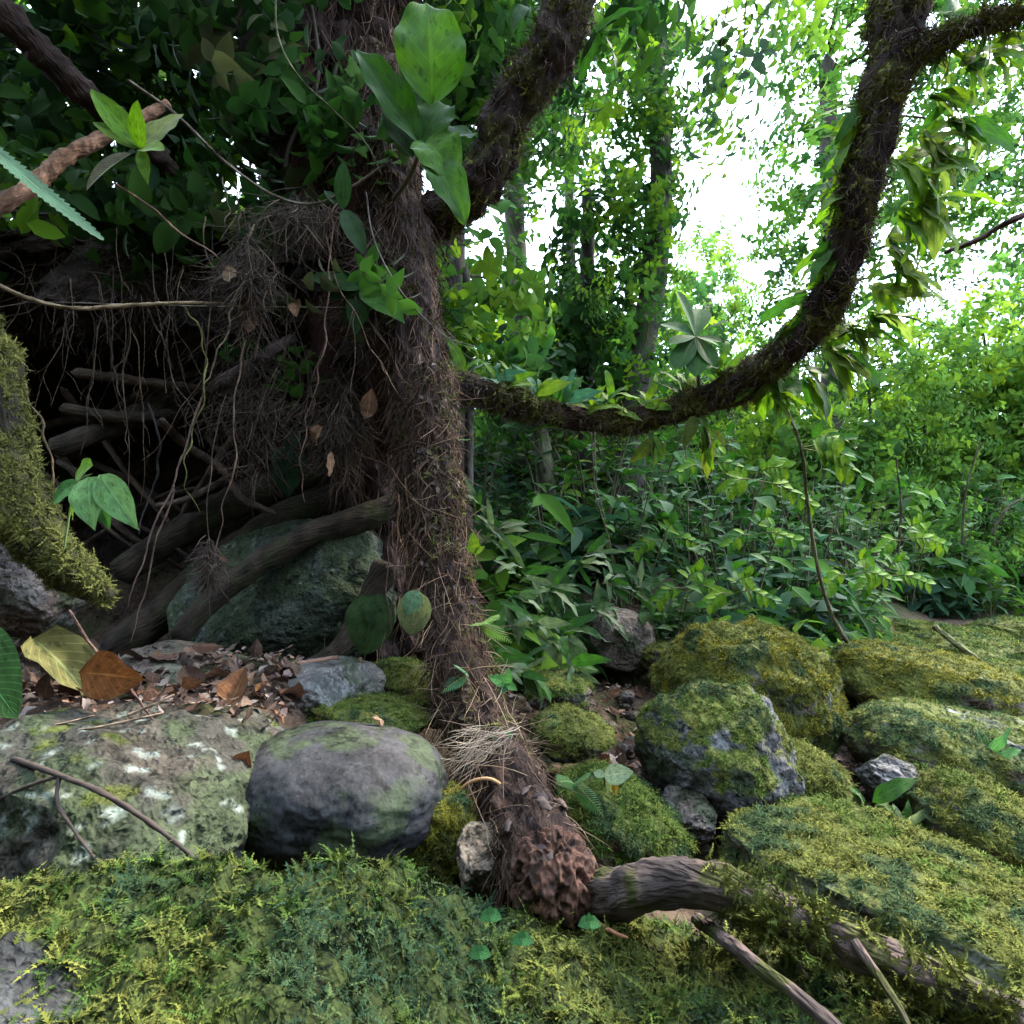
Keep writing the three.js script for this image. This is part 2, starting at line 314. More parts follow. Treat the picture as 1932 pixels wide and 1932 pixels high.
{
  const N = 300, pos = [], idx = [], map = (t) => Math.sign(t) * (Math.abs(t) * 6 + Math.pow(Math.abs(t), 4) * 84);
  for (let j = 0; j <= N; j++) for (let i = 0; i <= N; i++) { const x = map(i / N * 2 - 1), z = map(j / N * 2 - 1) - 2.2; pos.push(x, groundY(x, z), z); }
  for (let j = 0; j < N; j++) for (let i = 0; i < N; i++) { const a = j * (N + 1) + i, b = a + N + 1; idx.push(a, b, a + 1, b, b + 1, a + 1); }
  let g = new THREE.BufferGeometry(); g.setAttribute('position', new THREE.Float32BufferAttribute(pos, 3)); g.setIndex(idx); g.computeVertexNormals(); g = boxUV(g, 1);
  colour(g, (p) => { const t = sm(-0.1, 0.35, fbm(p.x * 1.7, 0, p.z * 1.7, 4)), w = sm(0.1, 0.4, fbm(p.x * 6, 4, p.z * 6, 3)); return mixc(mixc([0.075, 0.052, 0.038], [0.045, 0.05, 0.02], t), [0.11, 0.075, 0.052], w * 0.6); });
  const o = add(scene, 'ground', g, M.soil); o.userData.kind = 'structure'; o.userData.label = 'dark brown forest soil between the stones';
}

// ---------------------------------------------------------------- stones
const GREY = [0.135, 0.125, 0.118], BROWN = [0.13, 0.10, 0.085], ALGAE = [0.045, 0.065, 0.03], LICHEN = [0.25, 0.30, 0.27], UNDER = [0.075, 0.09, 0.02];
let stoneSeed = 1;
/* where: [u, v, d, half width px, half height px, half depth m, roll deg, yaw deg] or world {pos, size, yaw, roll, pitch} */
function stone(name, label, where, o = {}) {
  const s = o.seed ?? stoneSeed++; let pos, size, roll = 0, yaw = 0, pitch = 0;
  if (Array.isArray(where)) { const [u, v, d, a, b, rz, r = 0, y = 0] = where; pos = at(u, v, d); size = [px(a, d), px(b, d), rz]; roll = r; yaw = y; }
  else { pos = V(where.pos[0], EYE + where.pos[1], where.pos[2]); size = where.size; roll = where.roll ?? 0; yaw = where.yaw ?? 0; pitch = where.pitch ?? 0; }
  const t = thing(name, label, o.category ?? 'boulder', o.group, pos), turn = new THREE.Matrix4().makeRotationFromEuler(new THREE.Euler(pitch * Math.PI / 180, yaw * Math.PI / 180, -roll * Math.PI / 180, 'YXZ'));
  let g = stoneGeo({ size, seed: s, e: o.e, amp: o.amp, cuts: o.cuts, freq: o.freq, det: o.det }).applyMatrix4(turn);
  const k = (o.mossAt ?? 0.2) - 0.16, amount = o.moss ?? 0, f = o.mossFreq ?? 5;
  // moss: patches with an edge of their own, mostly on the tops
  const mask = (p, n) => amount <= 0 ? 0 : sm(0.0, 0.13, n.y * (o.mossUp ?? 0.9) - k + 0.9 * fbm(p.x * f + s * 3, p.y * f, p.z * f, 3)) * amount;
  g = boxUV(g, 1.3);
  colour(g, (p, n) => {
    const big = fbm(p.x * 3 + s, p.y * 3, p.z * 3, 4), fine = fbm(p.x * 14, p.y * 14 + s, p.z * 14, 3);
    let c = mixc(o.base ?? GREY, o.base2 ?? BROWN, sm(-0.2, 0.35, big)); c = c.map((q) => q * (1 + 0.5 * fine));
    c = mixc(c, ALGAE, sm(-0.05, 0.25, fbm(p.x * 4 + 9, p.y * 4 + s, p.z * 4, 4) + (o.algae ?? 0) - 0.1) * 0.75);
    if (o.lichen) { const l = sm(0.01, 0.05, fbm(p.x * 12 + 3 * s, p.y * 12, p.z * 12 + 4, 4) - (0.54 - o.lichen)); c = mixc(c, LICHEN, l * (0.55 + 0.5 * fine)); }
    return mixc(c, UNDER, Math.min(1, mask(p, n) * 1.2));
  });
  add(t, 'stone', g, o.wet ? M.wetStone : o.smooth ? M.smoothStone : M.stone);
  if (amount > 0) {
    const size_ = (o.tuft ?? 0.022) * 0.85, pal = o.palette ?? 'green';
    mossOn(t, g, { count: (o.count ?? 5000) * 1.6, size: size_, kind: o.kind ?? 'cushion', mask, seed: s, hang: o.hang ?? 0, lean: 0.7, palette: (p, n, R) => { const w = fbm(p.x * 4 + 5, p.y * 4, p.z * 4 + s, 2); return w > 0.16 ? MOSSCOL[o.palette2 ?? 'yellow'] : w < -0.22 ? MOSSCOL.dark : MOSSCOL[pal]; } });
  }
  return t;
}
stone('lichen_boulder', 'broad grey boulder spotted with pale lichen under the pile of dead leaves', [205, 1545, 1.5, 300, 185, 0.42, 4], { e: 2.8, lichen: 0.19, moss: 0.75, mossAt: 1.28, count: 9000, tuft: 0.010, amp: 0.07, algae: 0.12, det: 40, cuts: 5, base2: [0.07, 0.062, 0.05], base: [0.045, 0.045, 0.038] });
stone('round_boulder', 'smooth dark egg shaped boulder with a pale worn top', [645, 1487, 1.62, 200, 102, 0.26, 4], { e: 2.3, amp: 0.032, cuts: 1, smooth: true, base: [0.032, 0.034, 0.038], base2: [0.048, 0.047, 0.05], algae: 0.06, det: 34 });
stone('flat_slab', 'flat pale green slab sticking out from under the dead leaves', [372, 1292, 2.15, 150, 42, 0.28, 14], { e: 4, cuts: 3, amp: 0.05, base: [0.12, 0.12, 0.085], algae: 0.1, category: 'slab' });
stone('dark_wet_stone', 'dark wet stone in the hollow behind the egg shaped boulder', [615, 1312, 2.2, 105, 62, 0.22, 0], { base: GREY, base2: [0.09, 0.095, 0.09], wet: true, amp: 0.06, cuts: 3, category: 'stone' });
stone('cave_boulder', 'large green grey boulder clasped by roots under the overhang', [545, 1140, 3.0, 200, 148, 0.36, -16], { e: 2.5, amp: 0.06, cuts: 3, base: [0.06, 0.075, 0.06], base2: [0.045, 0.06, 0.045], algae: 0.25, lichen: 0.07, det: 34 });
stone('slanting_stone', 'brown grey stone leaning behind the mossy stem', [40, 1100, 1.95, 80, 110, 0.16, -25], { base2: BROWN, amp: 0.08, category: 'stone' });
stone('brown_boulder', 'bare brown boulder below the drooping leaves', [1167, 1212, 3.5, 62, 62, 0.22, 8], { e: 3, base: [0.17, 0.14, 0.12], base2: [0.13, 0.105, 0.085], algae: -0.12, amp: 0.05, cuts: 4 });
stone('shadowed_boulder', 'dark boulder wedged behind the bare brown boulder', [1245, 1185, 4.0, 56, 58, 0.24, 20], { base: GREY, base2: BROWN });
stone('mossy_boulder', 'tall dome shaped boulder thickly covered in golden green moss', [1415, 1312, 2.6, 172, 132, 0.32, 10], { e: 2.0, cuts: 2, moss: 1, mossAt: -0.02, count: 16000, tuft: 0.019, kind: 'cushion', palette: 'gold', palette2: 'yellow', hang: 0.35, det: 34 });
stone('peaked_boulder', 'peaked boulder with a bare grey tip and mossy sides', [1352, 1432, 2.05, 168, 150, 0.27, 24], { e: 1.45, cuts: 3, moss: 0.95, mossAt: 0.50, count: 9000, tuft: 0.016, base: [0.11, 0.115, 0.12], base2: [0.08, 0.08, 0.085], palette: 'green', det: 34, amp: 0.09 });
stone('sloping_stone', 'mossy stone sloping down from the peaked boulder', [1515, 1470, 2.15, 90, 55, 0.2, 32], { moss: 1, mossAt: 0.1, count: 5000, tuft: 0.018, palette: 'yellow', category: 'stone', base: GREY });
stone('low_mossy_boulder', 'low boulder capped with bright yellow green moss', [1750, 1292, 3.1, 168, 66, 0.34, 9], { e: 2.6, moss: 1, mossAt: 0.18, mossUp: 1.2, count: 12000, tuft: 0.02, palette: 'gold', palette2: 'yellow', amp: 0.06, cuts: 2 });
stone('grey_slab', 'long grey slab with patchy moss behind the white flecked plant', [1800, 1372, 2.75, 225, 40, 0.28, 8], { e: 3, moss: 0.9, mossAt: 0.55, count: 6000, tuft: 0.018, base: [0.15, 0.155, 0.15], base2: [0.10, 0.105, 0.10], category: 'slab' });
stone('ridged_boulder', 'shadowed mossy boulder with a golden mossy ridge', [1800, 1448, 2.3, 195, 74, 0.24, 17], { moss: 1, mossAt: 0.2, count: 10000, tuft: 0.018, palette: 'dark', palette2: 'yellow', base: GREY, base2: BROWN });
stone('bare_grey_stone', 'small bare grey stone beside the strap leaved plants', [1690, 1470, 2.12, 58, 38, 0.13, 18], { base: [0.12, 0.12, 0.125], base2: [0.09, 0.09, 0.095], algae: 0.0, category: 'stone' });
stone('side_mossy_boulder', 'mossy boulder overhanging a dark gap beside the big slab', [1890, 1588, 1.85, 185, 82, 0.26, 24], { moss: 1, mossAt: 0.12, base: GREY, base2: BROWN, count: 11000, tuft: 0.019, palette: 'yellow', palette2: 'green', hang: 0.2 });
stone('mossy_slab', 'big sloping slab under thick bright moss with a bare grey crest', { pos: [1.0, -0.965, -1.30], size: [0.25, 0.15, 0.52], yaw: 33, roll: 6, pitch: 3 }, { e: 4, cuts: 2, amp: 0.05, moss: 1, mossAt: 0.42, mossFreq: 2.6, count: 26000, tuft: 0.018, palette: 'yellow', palette2: 'green', base: [0.10, 0.11, 0.085], base2: [0.07, 0.075, 0.06], det: 44, category: 'slab' });
stone('fern_boulder', 'mossy boulder with a pale lichen streak beside the broken log', [1165, 1560, 1.8, 135, 82, 0.24, 28], { moss: 1, mossAt: 0.2, count: 12000, tuft: 0.018, palette: 'green', palette2: 'yellow', lichen: 0.2, base: [0.09, 0.09, 0.085], e: 2.4, hang: 0.2, det: 30 });
stone('yellow_mossy_stone', 'stone furred with golden moss wedged between the dark egg boulder and the log', [835, 1570, 1.62, 78, 95, 0.16, -28], { moss: 1, mossAt: -0.6, count: 6000, tuft: 0.012, palette: 'gold', palette2: 'yellow', category: 'stone' });
stone('pale_wedge_stone', 'pale brown stone wedged under the broken log', [905, 1618, 1.42, 44, 46, 0.1, -10], { base: [0.22, 0.19, 0.15], base2: [0.16, 0.13, 0.10], algae: -0.15, category: 'stone' });
stone('dark_crevice_stone', 'dark stone in the crevice between peaked boulder and fern boulder', [1300, 1530, 1.85, 42, 36, 0.12, 10], { base: GREY, base2: BROWN, category: 'stone' });
for (const [i, w] of [[1080, 1385, 2.15, 75, 38, 0.16, 5], [1050, 1300, 2.6, 62, 34, 0.18, 0], [1275, 1245, 3.2, 60, 28, 0.18, 0], [750, 1300, 2.45, 70, 48, 0.2, 10], [820, 1330, 2.3, 48, 34, 0.14, -10], [690, 1350, 2.05, 120, 26, 0.16, 4]].entries())
  stone('path_stone', ['small mossy stone half buried between the log and the peaked boulder', 'low mossy stone beneath the drooping path plants', 'small mossy stone in front of the dark wedged boulder', 'mossy stone behind the log below the dull green leaf', 'little mossy stone touching the flank of the hairy log', 'long low mossy stone behind the egg shaped boulder'][i], w, { moss: 1, mossAt: 0.15, count: 2500, tuft: 0.016, palette: i % 2 ? 'green' : 'yellow', det: 16, category: 'stone' });
{
  const R = randoms(71);
  for (let i = 0; i < 30; i++) { const u = rr(1150, 1330, R), d = rr(2.3, 3.4, R), x = (u - 966) / F * d, r = rr(0.018, 0.05, R), y = groundY(x, -d) - EYE;
    stone('pebble', 'small rounded pebble on the leafy ground between the boulders', { pos: [x, y + r * 0.4, -d], size: [r, r * 0.7, r * 0.85], yaw: rr(0, 360, R) }, { det: 5, base: pick([[0.2, 0.17, 0.16], [0.14, 0.12, 0.11], [0.10, 0.09, 0.09]], R), category: 'pebble', group: 'pebbles between the boulders', cuts: 2 }); }
  const far = [[1850, 1245, 4.6, 120, 42, 0.4, 8], [1960, 1215, 5.4, 130, 40, 0.5, 10], [1900, 1195, 6.2, 90, 28, 0.4, 8], [1985, 1310, 3.9, 110, 40, 0.4, 12], [1890, 1180, 7.0, 110, 26, 0.5, 4], [2060, 1270, 4.6, 120, 50, 0.4, 5], [1700, 1225, 4.6, 70, 24, 0.3, 6], [1940, 1290, 4.2, 90, 40, 0.3, 10], [1760, 1205, 5.2, 80, 26, 0.35, 6], [2010, 1180, 6.4, 100, 34, 0.4, 4], [1830, 1215, 5.2, 60, 26, 0.3, -6]];
  for (const w of far) stone('streamside_boulder', 'moss capped boulder in the row along the stream bed', w, { moss: 1, mossAt: -0.1, count: 5000, tuft: 0.03, palette: 'green', palette2: 'yellow', det: 16, base: [0.17, 0.17, 0.17], base2: [0.13, 0.135, 0.13], group: 'boulders along the stream bed' });
}
// the mossy ledge on which the camera almost lies
function ledgeY(x, z) {
  const d = -z, right = sm(-0.30, 0.0, x), edge = lerp(1.02, lerp(1.24, 0.98, sm(0.3, 0.8, x)), right) + 0.06 * noise(x * 2.2, 1, 0);
  let y = lerp(-0.575, -0.80, right) + 0.05 * sm(0.35, 0.9, x) + 0.045 * fbm(x * 2.4, 0, z * 2.4, 3) + 0.05 * fbm(x * 7, 2, z * 7, 3) - 0.05 * sm(-0.7, -1.2, x);
  y -= 0.60 * Math.pow(sm(edge - 0.10, edge + 0.22, d), 1.2) + 0.3 * sm(0.1, -0.3, d) + 0.3 * sm(1.15, 1.6, Math.abs(x));
  return EYE + y;
}
{
  const t = thing('mossy_ledge', 'wide ledge of rock thickly overgrown with feathery moss under the broken log', 'rock', undefined, V(0, EYE - 0.9, -0.7));
  const NX = 240, NZ = 150, pos = [], idx = [];
  for (let j = 0; j <= NZ; j++) for (let i = 0; i <= NX; i++) { const x = lerp(-1.65, 1.65, i / NX), z = lerp(0.3, -1.5, j / NZ); pos.push(x, ledgeY(x, z), z); }
  for (let j = 0; j < NZ; j++) for (let i = 0; i < NX; i++) { const a = j * (NX + 1) + i, b = a + NX + 1; idx.push(a, a + 1, b, b, a + 1, b + 1); }
  let g = new THREE.BufferGeometry(); g.setAttribute('position', new THREE.Float32BufferAttribute(pos, 3)); g.setIndex(idx); g.computeVertexNormals(); localise(g, t.position); g = boxUV(g, 2);
  const o = t.position;
  const bare = (x, z) => Math.max(sm(0.20, 0.10, Math.hypot(x + 0.62, (z + 0.66) * 1.3)), 0);
  const mask = (p) => { const x = p.x + o.x, z = p.z + o.z; return (0.82 + 0.18 * sm(-0.30, 0.1, fbm(x * 6, 3, z * 6, 3))) * (1 - 0.85 * bare(x, z)); };
  colour(g, (p) => { const m = mask(p), f = fbm(p.x * 12, p.y * 12, p.z * 12, 3); return mixc([0.06, 0.063, 0.065], [0.04, 0.055, 0.014], sm(0.1, 0.5, m)).map((c) => c * (1 + 0.6 * f)); });
  add(t, 'stone', g, M.stone);
  const inView = (p) => { const d = -(p.z + o.z); return d > 0.45 && Math.abs(p.x + o.x) < d * 0.87 + 0.25 ? 1 : 0; };
  const tone = (p) => { const x = p.x + o.x, z = p.z + o.z, w = fbm(x * 2.6 + 2, 0, z * 2.6, 3); return sm(0.30, 0.05, Math.abs(x + 0.16)) * 0.45 - w; };  // darker moss along the middle paints the shade of the log
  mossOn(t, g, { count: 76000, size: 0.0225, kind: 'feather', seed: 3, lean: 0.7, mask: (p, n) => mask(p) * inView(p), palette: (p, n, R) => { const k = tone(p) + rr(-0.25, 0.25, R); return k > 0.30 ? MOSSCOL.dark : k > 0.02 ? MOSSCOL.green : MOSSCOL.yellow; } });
  mossOn(t, g, { count: 5000, size: 0.034, kind: 'feather', seed: 4, lean: 1.1, mask: (p, n) => mask(p) * inView(p) * sm(0, 0.25, fbm(p.x * 5 + 8, 1, p.z * 5, 3)), palette: (p, n, R) => tone(p) > 0.1 ? MOSSCOL.green : MOSSCOL.yellow });
}

// ---------------------------------------------------------------- the big tree: root mass, trunk, limbs, roots
const barkCol = (a, b, moss, s = 0, f = 5, k = 0.12) => (p) => { const w = fbm(p.x * f + s, p.y * f, p.z * f, 4), c = mixc(a, b, sm(-0.3, 0.3, fbm(p.x * 11, p.y * 4, p.z * 11 + s, 3))); return moss ? mixc(c, moss, sm(k, k + 0.14, w)) : c; };
const TREE = thing('strangler_tree', 'huge dark tree with a hanging mass of roots over a hollow and long mossy limbs', 'tree', undefined, at(620, 1240, 3.3));
const rel = (p) => p.clone().sub(TREE.position);
const treeTube = (name, pts, radii, o = {}) => {                // pts: [u, v, d]
  let g = tubeGeo(pts.map(([u, v, d]) => rel(at(u, v, d))), radii, { seg: 40, ring: 12, rough: 0.14, freq: 4, ...o });
  colour(g, barkCol(o.a ?? [0.055, 0.037, 0.032], o.b ?? [0.028, 0.02, 0.019], o.moss, o.seed)); return add(o.parent ?? TREE, name, g, M.bark);
};
{ // overhanging earth and root mass: a profile (distance, height) swept sideways
  const prof = [[2.55, -0.78], [3.0, -0.80], [3.7, -0.72], [4.3, -0.4], [4.5, 0.1], [4.4, 0.62], [4.0, 0.90], [3.5, 0.98], [3.15, 0.95], [2.98, 1.06], [3.0, 1.28], [3.2, 1.52], [3.7, 1.68], [4.8, 1.9], [6.5, 2.2]].map(([d, y]) => V(0, y, -d));
  const curve = new THREE.CatmullRomCurve3(prof, false, 'centripetal'), NS = 130, NT = 150, pos = [], idx = [];
  for (let j = 0; j <= NS; j++) for (let i = 0; i <= NT; i++) {
    const t = i / NT, x = lerp(-6.5, -0.42, Math.pow(j / NS, 0.8)), c = curve.getPoint(t), close = sm(-1.15, -0.42, x), w = sm(0.1, 0.35, t);
    let d = -c.z, y = c.y; d = lerp(d, 3.25 + (d - 3.25) * 0.35, close * w); y += 0.12 * noise(x * 1.1, 2, 0) * w;
    const n1 = fbm(x * 1.6, y * 1.6, d * 1.6, 4), n2 = fbm(x * 7, y * 7, d * 7, 3);
    pos.push(x + 0.12 * n2, EYE + y + (0.28 * n1 + 0.09 * n2) * w, -(d + (0.34 * n1 + 0.10 * n2) * w));
  }
  for (let j = 0; j < NS; j++) for (let i = 0; i < NT; i++) { const a = j * (NT + 1) + i, b = a + NT + 1; idx.push(a, b, a + 1, b, b + 1, a + 1); }
  let g = new THREE.BufferGeometry(); g.setAttribute('position', new THREE.Float32BufferAttribute(pos, 3)); g.setIndex(idx); g.computeVertexNormals(); localise(g, TREE.position); g = boxUV(g, 1.2);
  colour(g, (p) => { const w = fbm(p.x * 4, p.y * 4, p.z * 4, 4), s = fbm(p.x * 15, p.y * 15, p.z * 15, 3); return mixc([0.03, 0.022, 0.02], [0.05, 0.036, 0.03], sm(-0.2, 0.3, w)).map((c) => c * (1 + 0.5 * s)); });
  const mass = add(TREE, 'root_mass', g, M.soil);
  fibresOn(mass, g, { count: 9000, len: 0.22, thick: 3.2, down: 0.9, out: 0.4, seed: 2, colors: [[0.035, 0.025, 0.022], [0.025, 0.02, 0.018], [0.05, 0.037, 0.03], [0.075, 0.055, 0.042]], mask: (p) => (p.x + TREE.position.x > -3.6 ? 1 : 0) });
}
// the trunk: a bundle of fused stems
const trunkParts = [
  treeTube('trunk', [[640, -420, 3.7], [625, -60, 3.6], [620, 250, 3.5], [650, 560, 3.4], [690, 850, 3.3], [735, 1250, 3.15]], [0.46, 0.42, 0.36, 0.26, 0.20, 0.22], { seg: 160, ring: 60, rough: 0.24, freq: 2.6, seed: 1, a: [0.07, 0.045, 0.042] }),
  treeTube('stem', [[700, 120, 3.2], [735, 330, 3.05], [770, 560, 2.85], [790, 760, 2.65], [800, 940, 2.5], [820, 1080, 2.42]], [0.15, 0.15, 0.13, 0.11, 0.085, 0.07], { ring: 36, seg: 130, seed: 2, rough: 0.15 }),
  treeTube('stem', [[560, 60, 3.25], [572, 380, 3.15], [610, 560, 3.1], [612, 780, 3.1]], [0.13, 0.10, 0.085, 0.075], { seed: 3, a: [0.085, 0.036, 0.034], b: [0.045, 0.022, 0.024] }),
  treeTube('stem', [[690, 300, 3.1], [700, 560, 3.05], [745, 860, 3.0]], [0.13, 0.11, 0.1], { seed: 4, a: [0.08, 0.036, 0.034], b: [0.04, 0.022, 0.022] }),
  treeTube('stem', [[470, 0, 3.3], [500, 190, 3.25], [545, 330, 3.2], [580, 480, 3.15]], [0.075, 0.08, 0.08, 0.07], { seed: 5 }),
];
fibresOn(trunkParts[0], trunkParts[0].geometry, { count: 8000, len: 0.3, thick: 3.4, down: 2.6, out: 0.05, seed: 5, colors: ROOTCOL.slice(0, 4) });
fibresOn(trunkParts[1], trunkParts[1].geometry, { count: 6500, len: 0.16, thick: 2.2, down: 2.2, out: 0.05, seed: 6, colors: ROOTCOL.slice(0, 4) });
mossOn(trunkParts[1], trunkParts[1].geometry, { count: 3500, size: 0.03, kind: 'feather', seed: 7, hang: 0.7, mask: (p, n) => sm(-0.05, 0.2, fbm(p.x * 5, p.y * 3, p.z * 5, 3)) * 0.8, palette: () => [[0.06, 0.055, 0.02], [0.09, 0.085, 0.03], [0.05, 0.035, 0.02]] });
// limbs
const limbs = [
  treeTube('limb', [[760, 440, 3.2], [860, 385, 3.05], [920, 320, 2.95], [960, 210, 2.85], [1040, 100, 2.75], [1075, 0, 2.7], [1110, -160, 2.6]], [0.12, 0.115, 0.11, 0.10, 0.10, 0.11, 0.11], { seg: 160, ring: 30, seed: 6, rough: 0.2, moss: [0.05, 0.05, 0.018] }),
  treeTube('limb', [[800, 735, 2.75], [890, 735, 2.85], [985, 765, 2.95], [1150, 795, 3.0], [1260, 780, 2.95], [1400, 720, 2.8], [1520, 625, 2.6], [1590, 500, 2.45], [1625, 350, 2.35], [1665, 180, 2.3], [1700, 0, 2.25], [1730, -140, 2.2]], [0.09, 0.07, 0.06, 0.054, 0.058, 0.078, 0.072, 0.064, 0.066, 0.072, 0.088, 0.09], { seg: 260, ring: 30, seed: 7, rough: 0.22, moss: [0.05, 0.05, 0.018] }),
  treeTube('limb', [[1690, 120, 2.28], [1790, 70, 2.2], [1870, 40, 2.1], [2010, 10, 2.0]], [0.05, 0.036, 0.028, 0.02], { seed: 8, rough: 0.2 }),
];
limbs.forEach((l, i) => {
  fibresOn(l, l.geometry, { count: [1500, 3600, 400][i], len: 0.06, thick: 1.5, down: 0.5, out: 0.35, seed: 9 + i, colors: [[0.07, 0.05, 0.045], [0.05, 0.035, 0.035], [0.11, 0.085, 0.07], [0.04, 0.03, 0.03]] });
  mossOn(l, l.geometry, { count: [3000, 9000, 900][i], size: 0.034, kind: 'feather', seed: 12 + i, hang: 0.9, mask: (p, n) => sm(-0.12, 0.15, fbm(p.x * 4, p.y * 4, p.z * 4 + i, 3)) * 0.8, palette: () => [[0.10, 0.10, 0.03], [0.07, 0.06, 0.03], [0.14, 0.15, 0.04]] });
});
// buttress roots that slope out of the hollow
for (const [i, [pts, r]] of [
  [[[700, 920, 3.2], [560, 970, 3.2], [420, 1060, 3.15], [300, 1165, 3.0], [190, 1245, 2.85]], [0.11, 0.10, 0.10, 0.09, 0.08]],
  [[[760, 950, 2.98], [640, 990, 2.8], [560, 1020, 2.72], [430, 1105, 2.62], [325, 1215, 2.5]], [0.07, 0.058, 0.052, 0.045]],
  [[[640, 880, 3.2], [480, 930, 3.2], [330, 1010, 3.1], [215, 1090, 3.0]], [0.09, 0.09, 0.08, 0.07]],
  [[[735, 1060, 2.75], [690, 1150, 2.7], [630, 1230, 2.6], [570, 1262, 2.5]], [0.07, 0.05, 0.04, 0.03]],
  [[[110, 770, 2.9], [250, 790, 3.0], [370, 770, 3.3]], [0.028, 0.03, 0.03]],
  [[[90, 850, 2.8], [250, 790, 3.1], [400, 720, 3.3], [500, 660, 3.2]], [0.045, 0.055, 0.06, 0.06]],
  [[[330, 690, 3.3], [370, 640, 3.2], [420, 590, 3.1]], [0.05, 0.05, 0.05]],
  [[[400, 735, 2.95], [480, 690, 2.9], [560, 640, 3.0]], [0.04, 0.045, 0.04]],
].entries()) treeTube('root', pts, r, { seed: 20 + i, rough: 0.16, seg: 36, ring: 12, a: i === 7 ? [0.13, 0.10, 0.10] : [0.06, 0.048, 0.036], b: [0.03, 0.025, 0.021], moss: i < 3 ? [0.045, 0.05, 0.024] : undefined });
{ const R = randoms(404); for (let i = 0; i < 18; i++) { const u = rr(60, 560, R), v = rr(600, 1000, R), d = rr(2.85, 3.7, R), a = rr(-0.9, 0.9, R), L = rr(90, 240, R), p = []; for (let k = 0; k < 5; k++) { const f = k / 4 - 0.5; p.push([u + Math.cos(a) * L * f * 2 + rr(-14, 14, R), v - Math.sin(a) * L * f * 2 + rr(-14, 14, R), d + f * rr(-0.5, 0.5, R)]); } const r = rr(0.008, 0.026, R); treeTube('root', p, [r, r * 0.9, r * 0.6], { seed: 50 + i, seg: 40, ring: 9, rough: 0.24, freq: 7, a: pick([[0.10, 0.07, 0.055], [0.07, 0.055, 0.045], [0.13, 0.10, 0.08]], R), b: [0.05, 0.038, 0.03] }); } }
// hanging aerial roots (thin, bright against the hollow)
const AIR = [
  [[[475, 420, 2.55], [470, 470, 2.5], [475, 530, 2.48], [440, 570, 2.45], [425, 640, 2.43], [400, 700, 2.42], [385, 735, 2.42]], 0.006, [0.42, 0.36, 0.22]],
  [[[660, 340, 2.5], [632, 400, 2.5], [625, 480, 2.5], [622, 560, 2.5], [612, 640, 2.5], [598, 720, 2.5], [578, 790, 2.5], [570, 870, 2.5], [575, 950, 2.5]], 0.0045, [0.42, 0.26, 0.20]],
  [[[345, 575, 2.45], [375, 610, 2.44], [385, 680, 2.42], [385, 760, 2.40], [355, 840, 2.4], [350, 920, 2.4], [378, 968, 2.4]], 0.005, [0.32, 0.34, 0.12]],
  [[[385, 735, 2.42], [350, 850, 2.35], [320, 930, 2.3], [270, 1060, 2.2], [240, 1150, 2.15]], 0.006, [0.22, 0.15, 0.12]],
  [[[330, 920, 2.32], [300, 1010, 2.25], [275, 1120, 2.2], [245, 1215, 2.12]], 0.005, [0.24, 0.16, 0.12]],
  [[[462, 640, 2.5], [448, 740, 2.45], [445, 860, 2.42], [425, 930, 2.4], [412, 1010, 2.38], [415, 1080, 2.38]], 0.005, [0.36, 0.24, 0.18]],
  [[[425, 740, 2.44], [400, 850, 2.4], [395, 990, 2.36], [397, 1170, 2.35]], 0.003, [0.22, 0.17, 0.13]],
  [[[285, 760, 2.7], [300, 840, 2.7], [290, 920, 2.7], [262, 1010, 2.65]], 0.008, [0.12, 0.11, 0.11]],
  [[[640, 900, 2.9], [632, 1050, 2.85], [618, 1200, 2.7], [608, 1350, 2.2]], 0.003, [0.25, 0.2, 0.18]],
  [[[10, 640, 2.0], [60, 760, 1.9], [95, 860, 1.8], [112, 960, 1.72]], 0.006, [0.24, 0.17, 0.09]],
  [[[200, 620, 2.9], [215, 690, 2.85], [235, 760, 2.85]], 0.009, [0.16, 0.13, 0.12]],
  [[[485, 480, 2.5], [490, 580, 2.48], [480, 680, 2.47]], 0.012, [0.14, 0.10, 0.085]],
  [[[755, 930, 2.35], [752, 1010, 2.3], [745, 1100, 2.28], [738, 1190, 2.25]], 0.004, [0.34, 0.19, 0.11]],
  [[[770, 900, 2.34], [772, 1000, 2.3], [764, 1090, 2.28], [770, 1180, 2.24]], 0.004, [0.38, 0.24, 0.11]],
  [[[790, 910, 2.33], [785, 1010, 2.29], [778, 1110, 2.26], [782, 1200, 2.22], [776, 1250, 2.2]], 0.0035, [0.34, 0.2, 0.12]],
  [[[735, 1000, 2.35], [728, 1090, 2.3], [738, 1170, 2.27], [715, 1260, 2.25]], 0.0035, [0.3, 0.19, 0.13]],
  [[[420, 330, 2.45], [430, 380, 2.43], [425, 430, 2.42]], 0.004, [0.3, 0.27, 0.2]],
  [[[440, 340, 2.45], [455, 400, 2.44], [450, 450, 2.43]], 0.004, [0.2, 0.16, 0.13]],
];
AIR.forEach(([pts, r, c], i) => { const R = randoms(300 + i), q = pts.map(([u, v, d]) => rel(at(u, v, d))), fine = []; for (let k = 0; k < q.length - 1; k++) for (let m = 0; m < 3; m++) fine.push(V().lerpVectors(q[k], q[k + 1], m / 3).add(V(rr(-0.011, 0.011, R), 0, rr(-0.01, 0.01, R)))); fine.push(q[q.length - 1]);
  add(TREE, 'aerial_root', colour(tubeGeo(fine, [r * 0.7, r * 0.62, r * 0.3], { seg: fine.length * 5, ring: 7, rough: 0.42, freq: 38, seed: i }), barkCol(c.map((q) => q * 0.72), c.map((q) => q * 0.36), undefined, i, 12)), M.bark); });
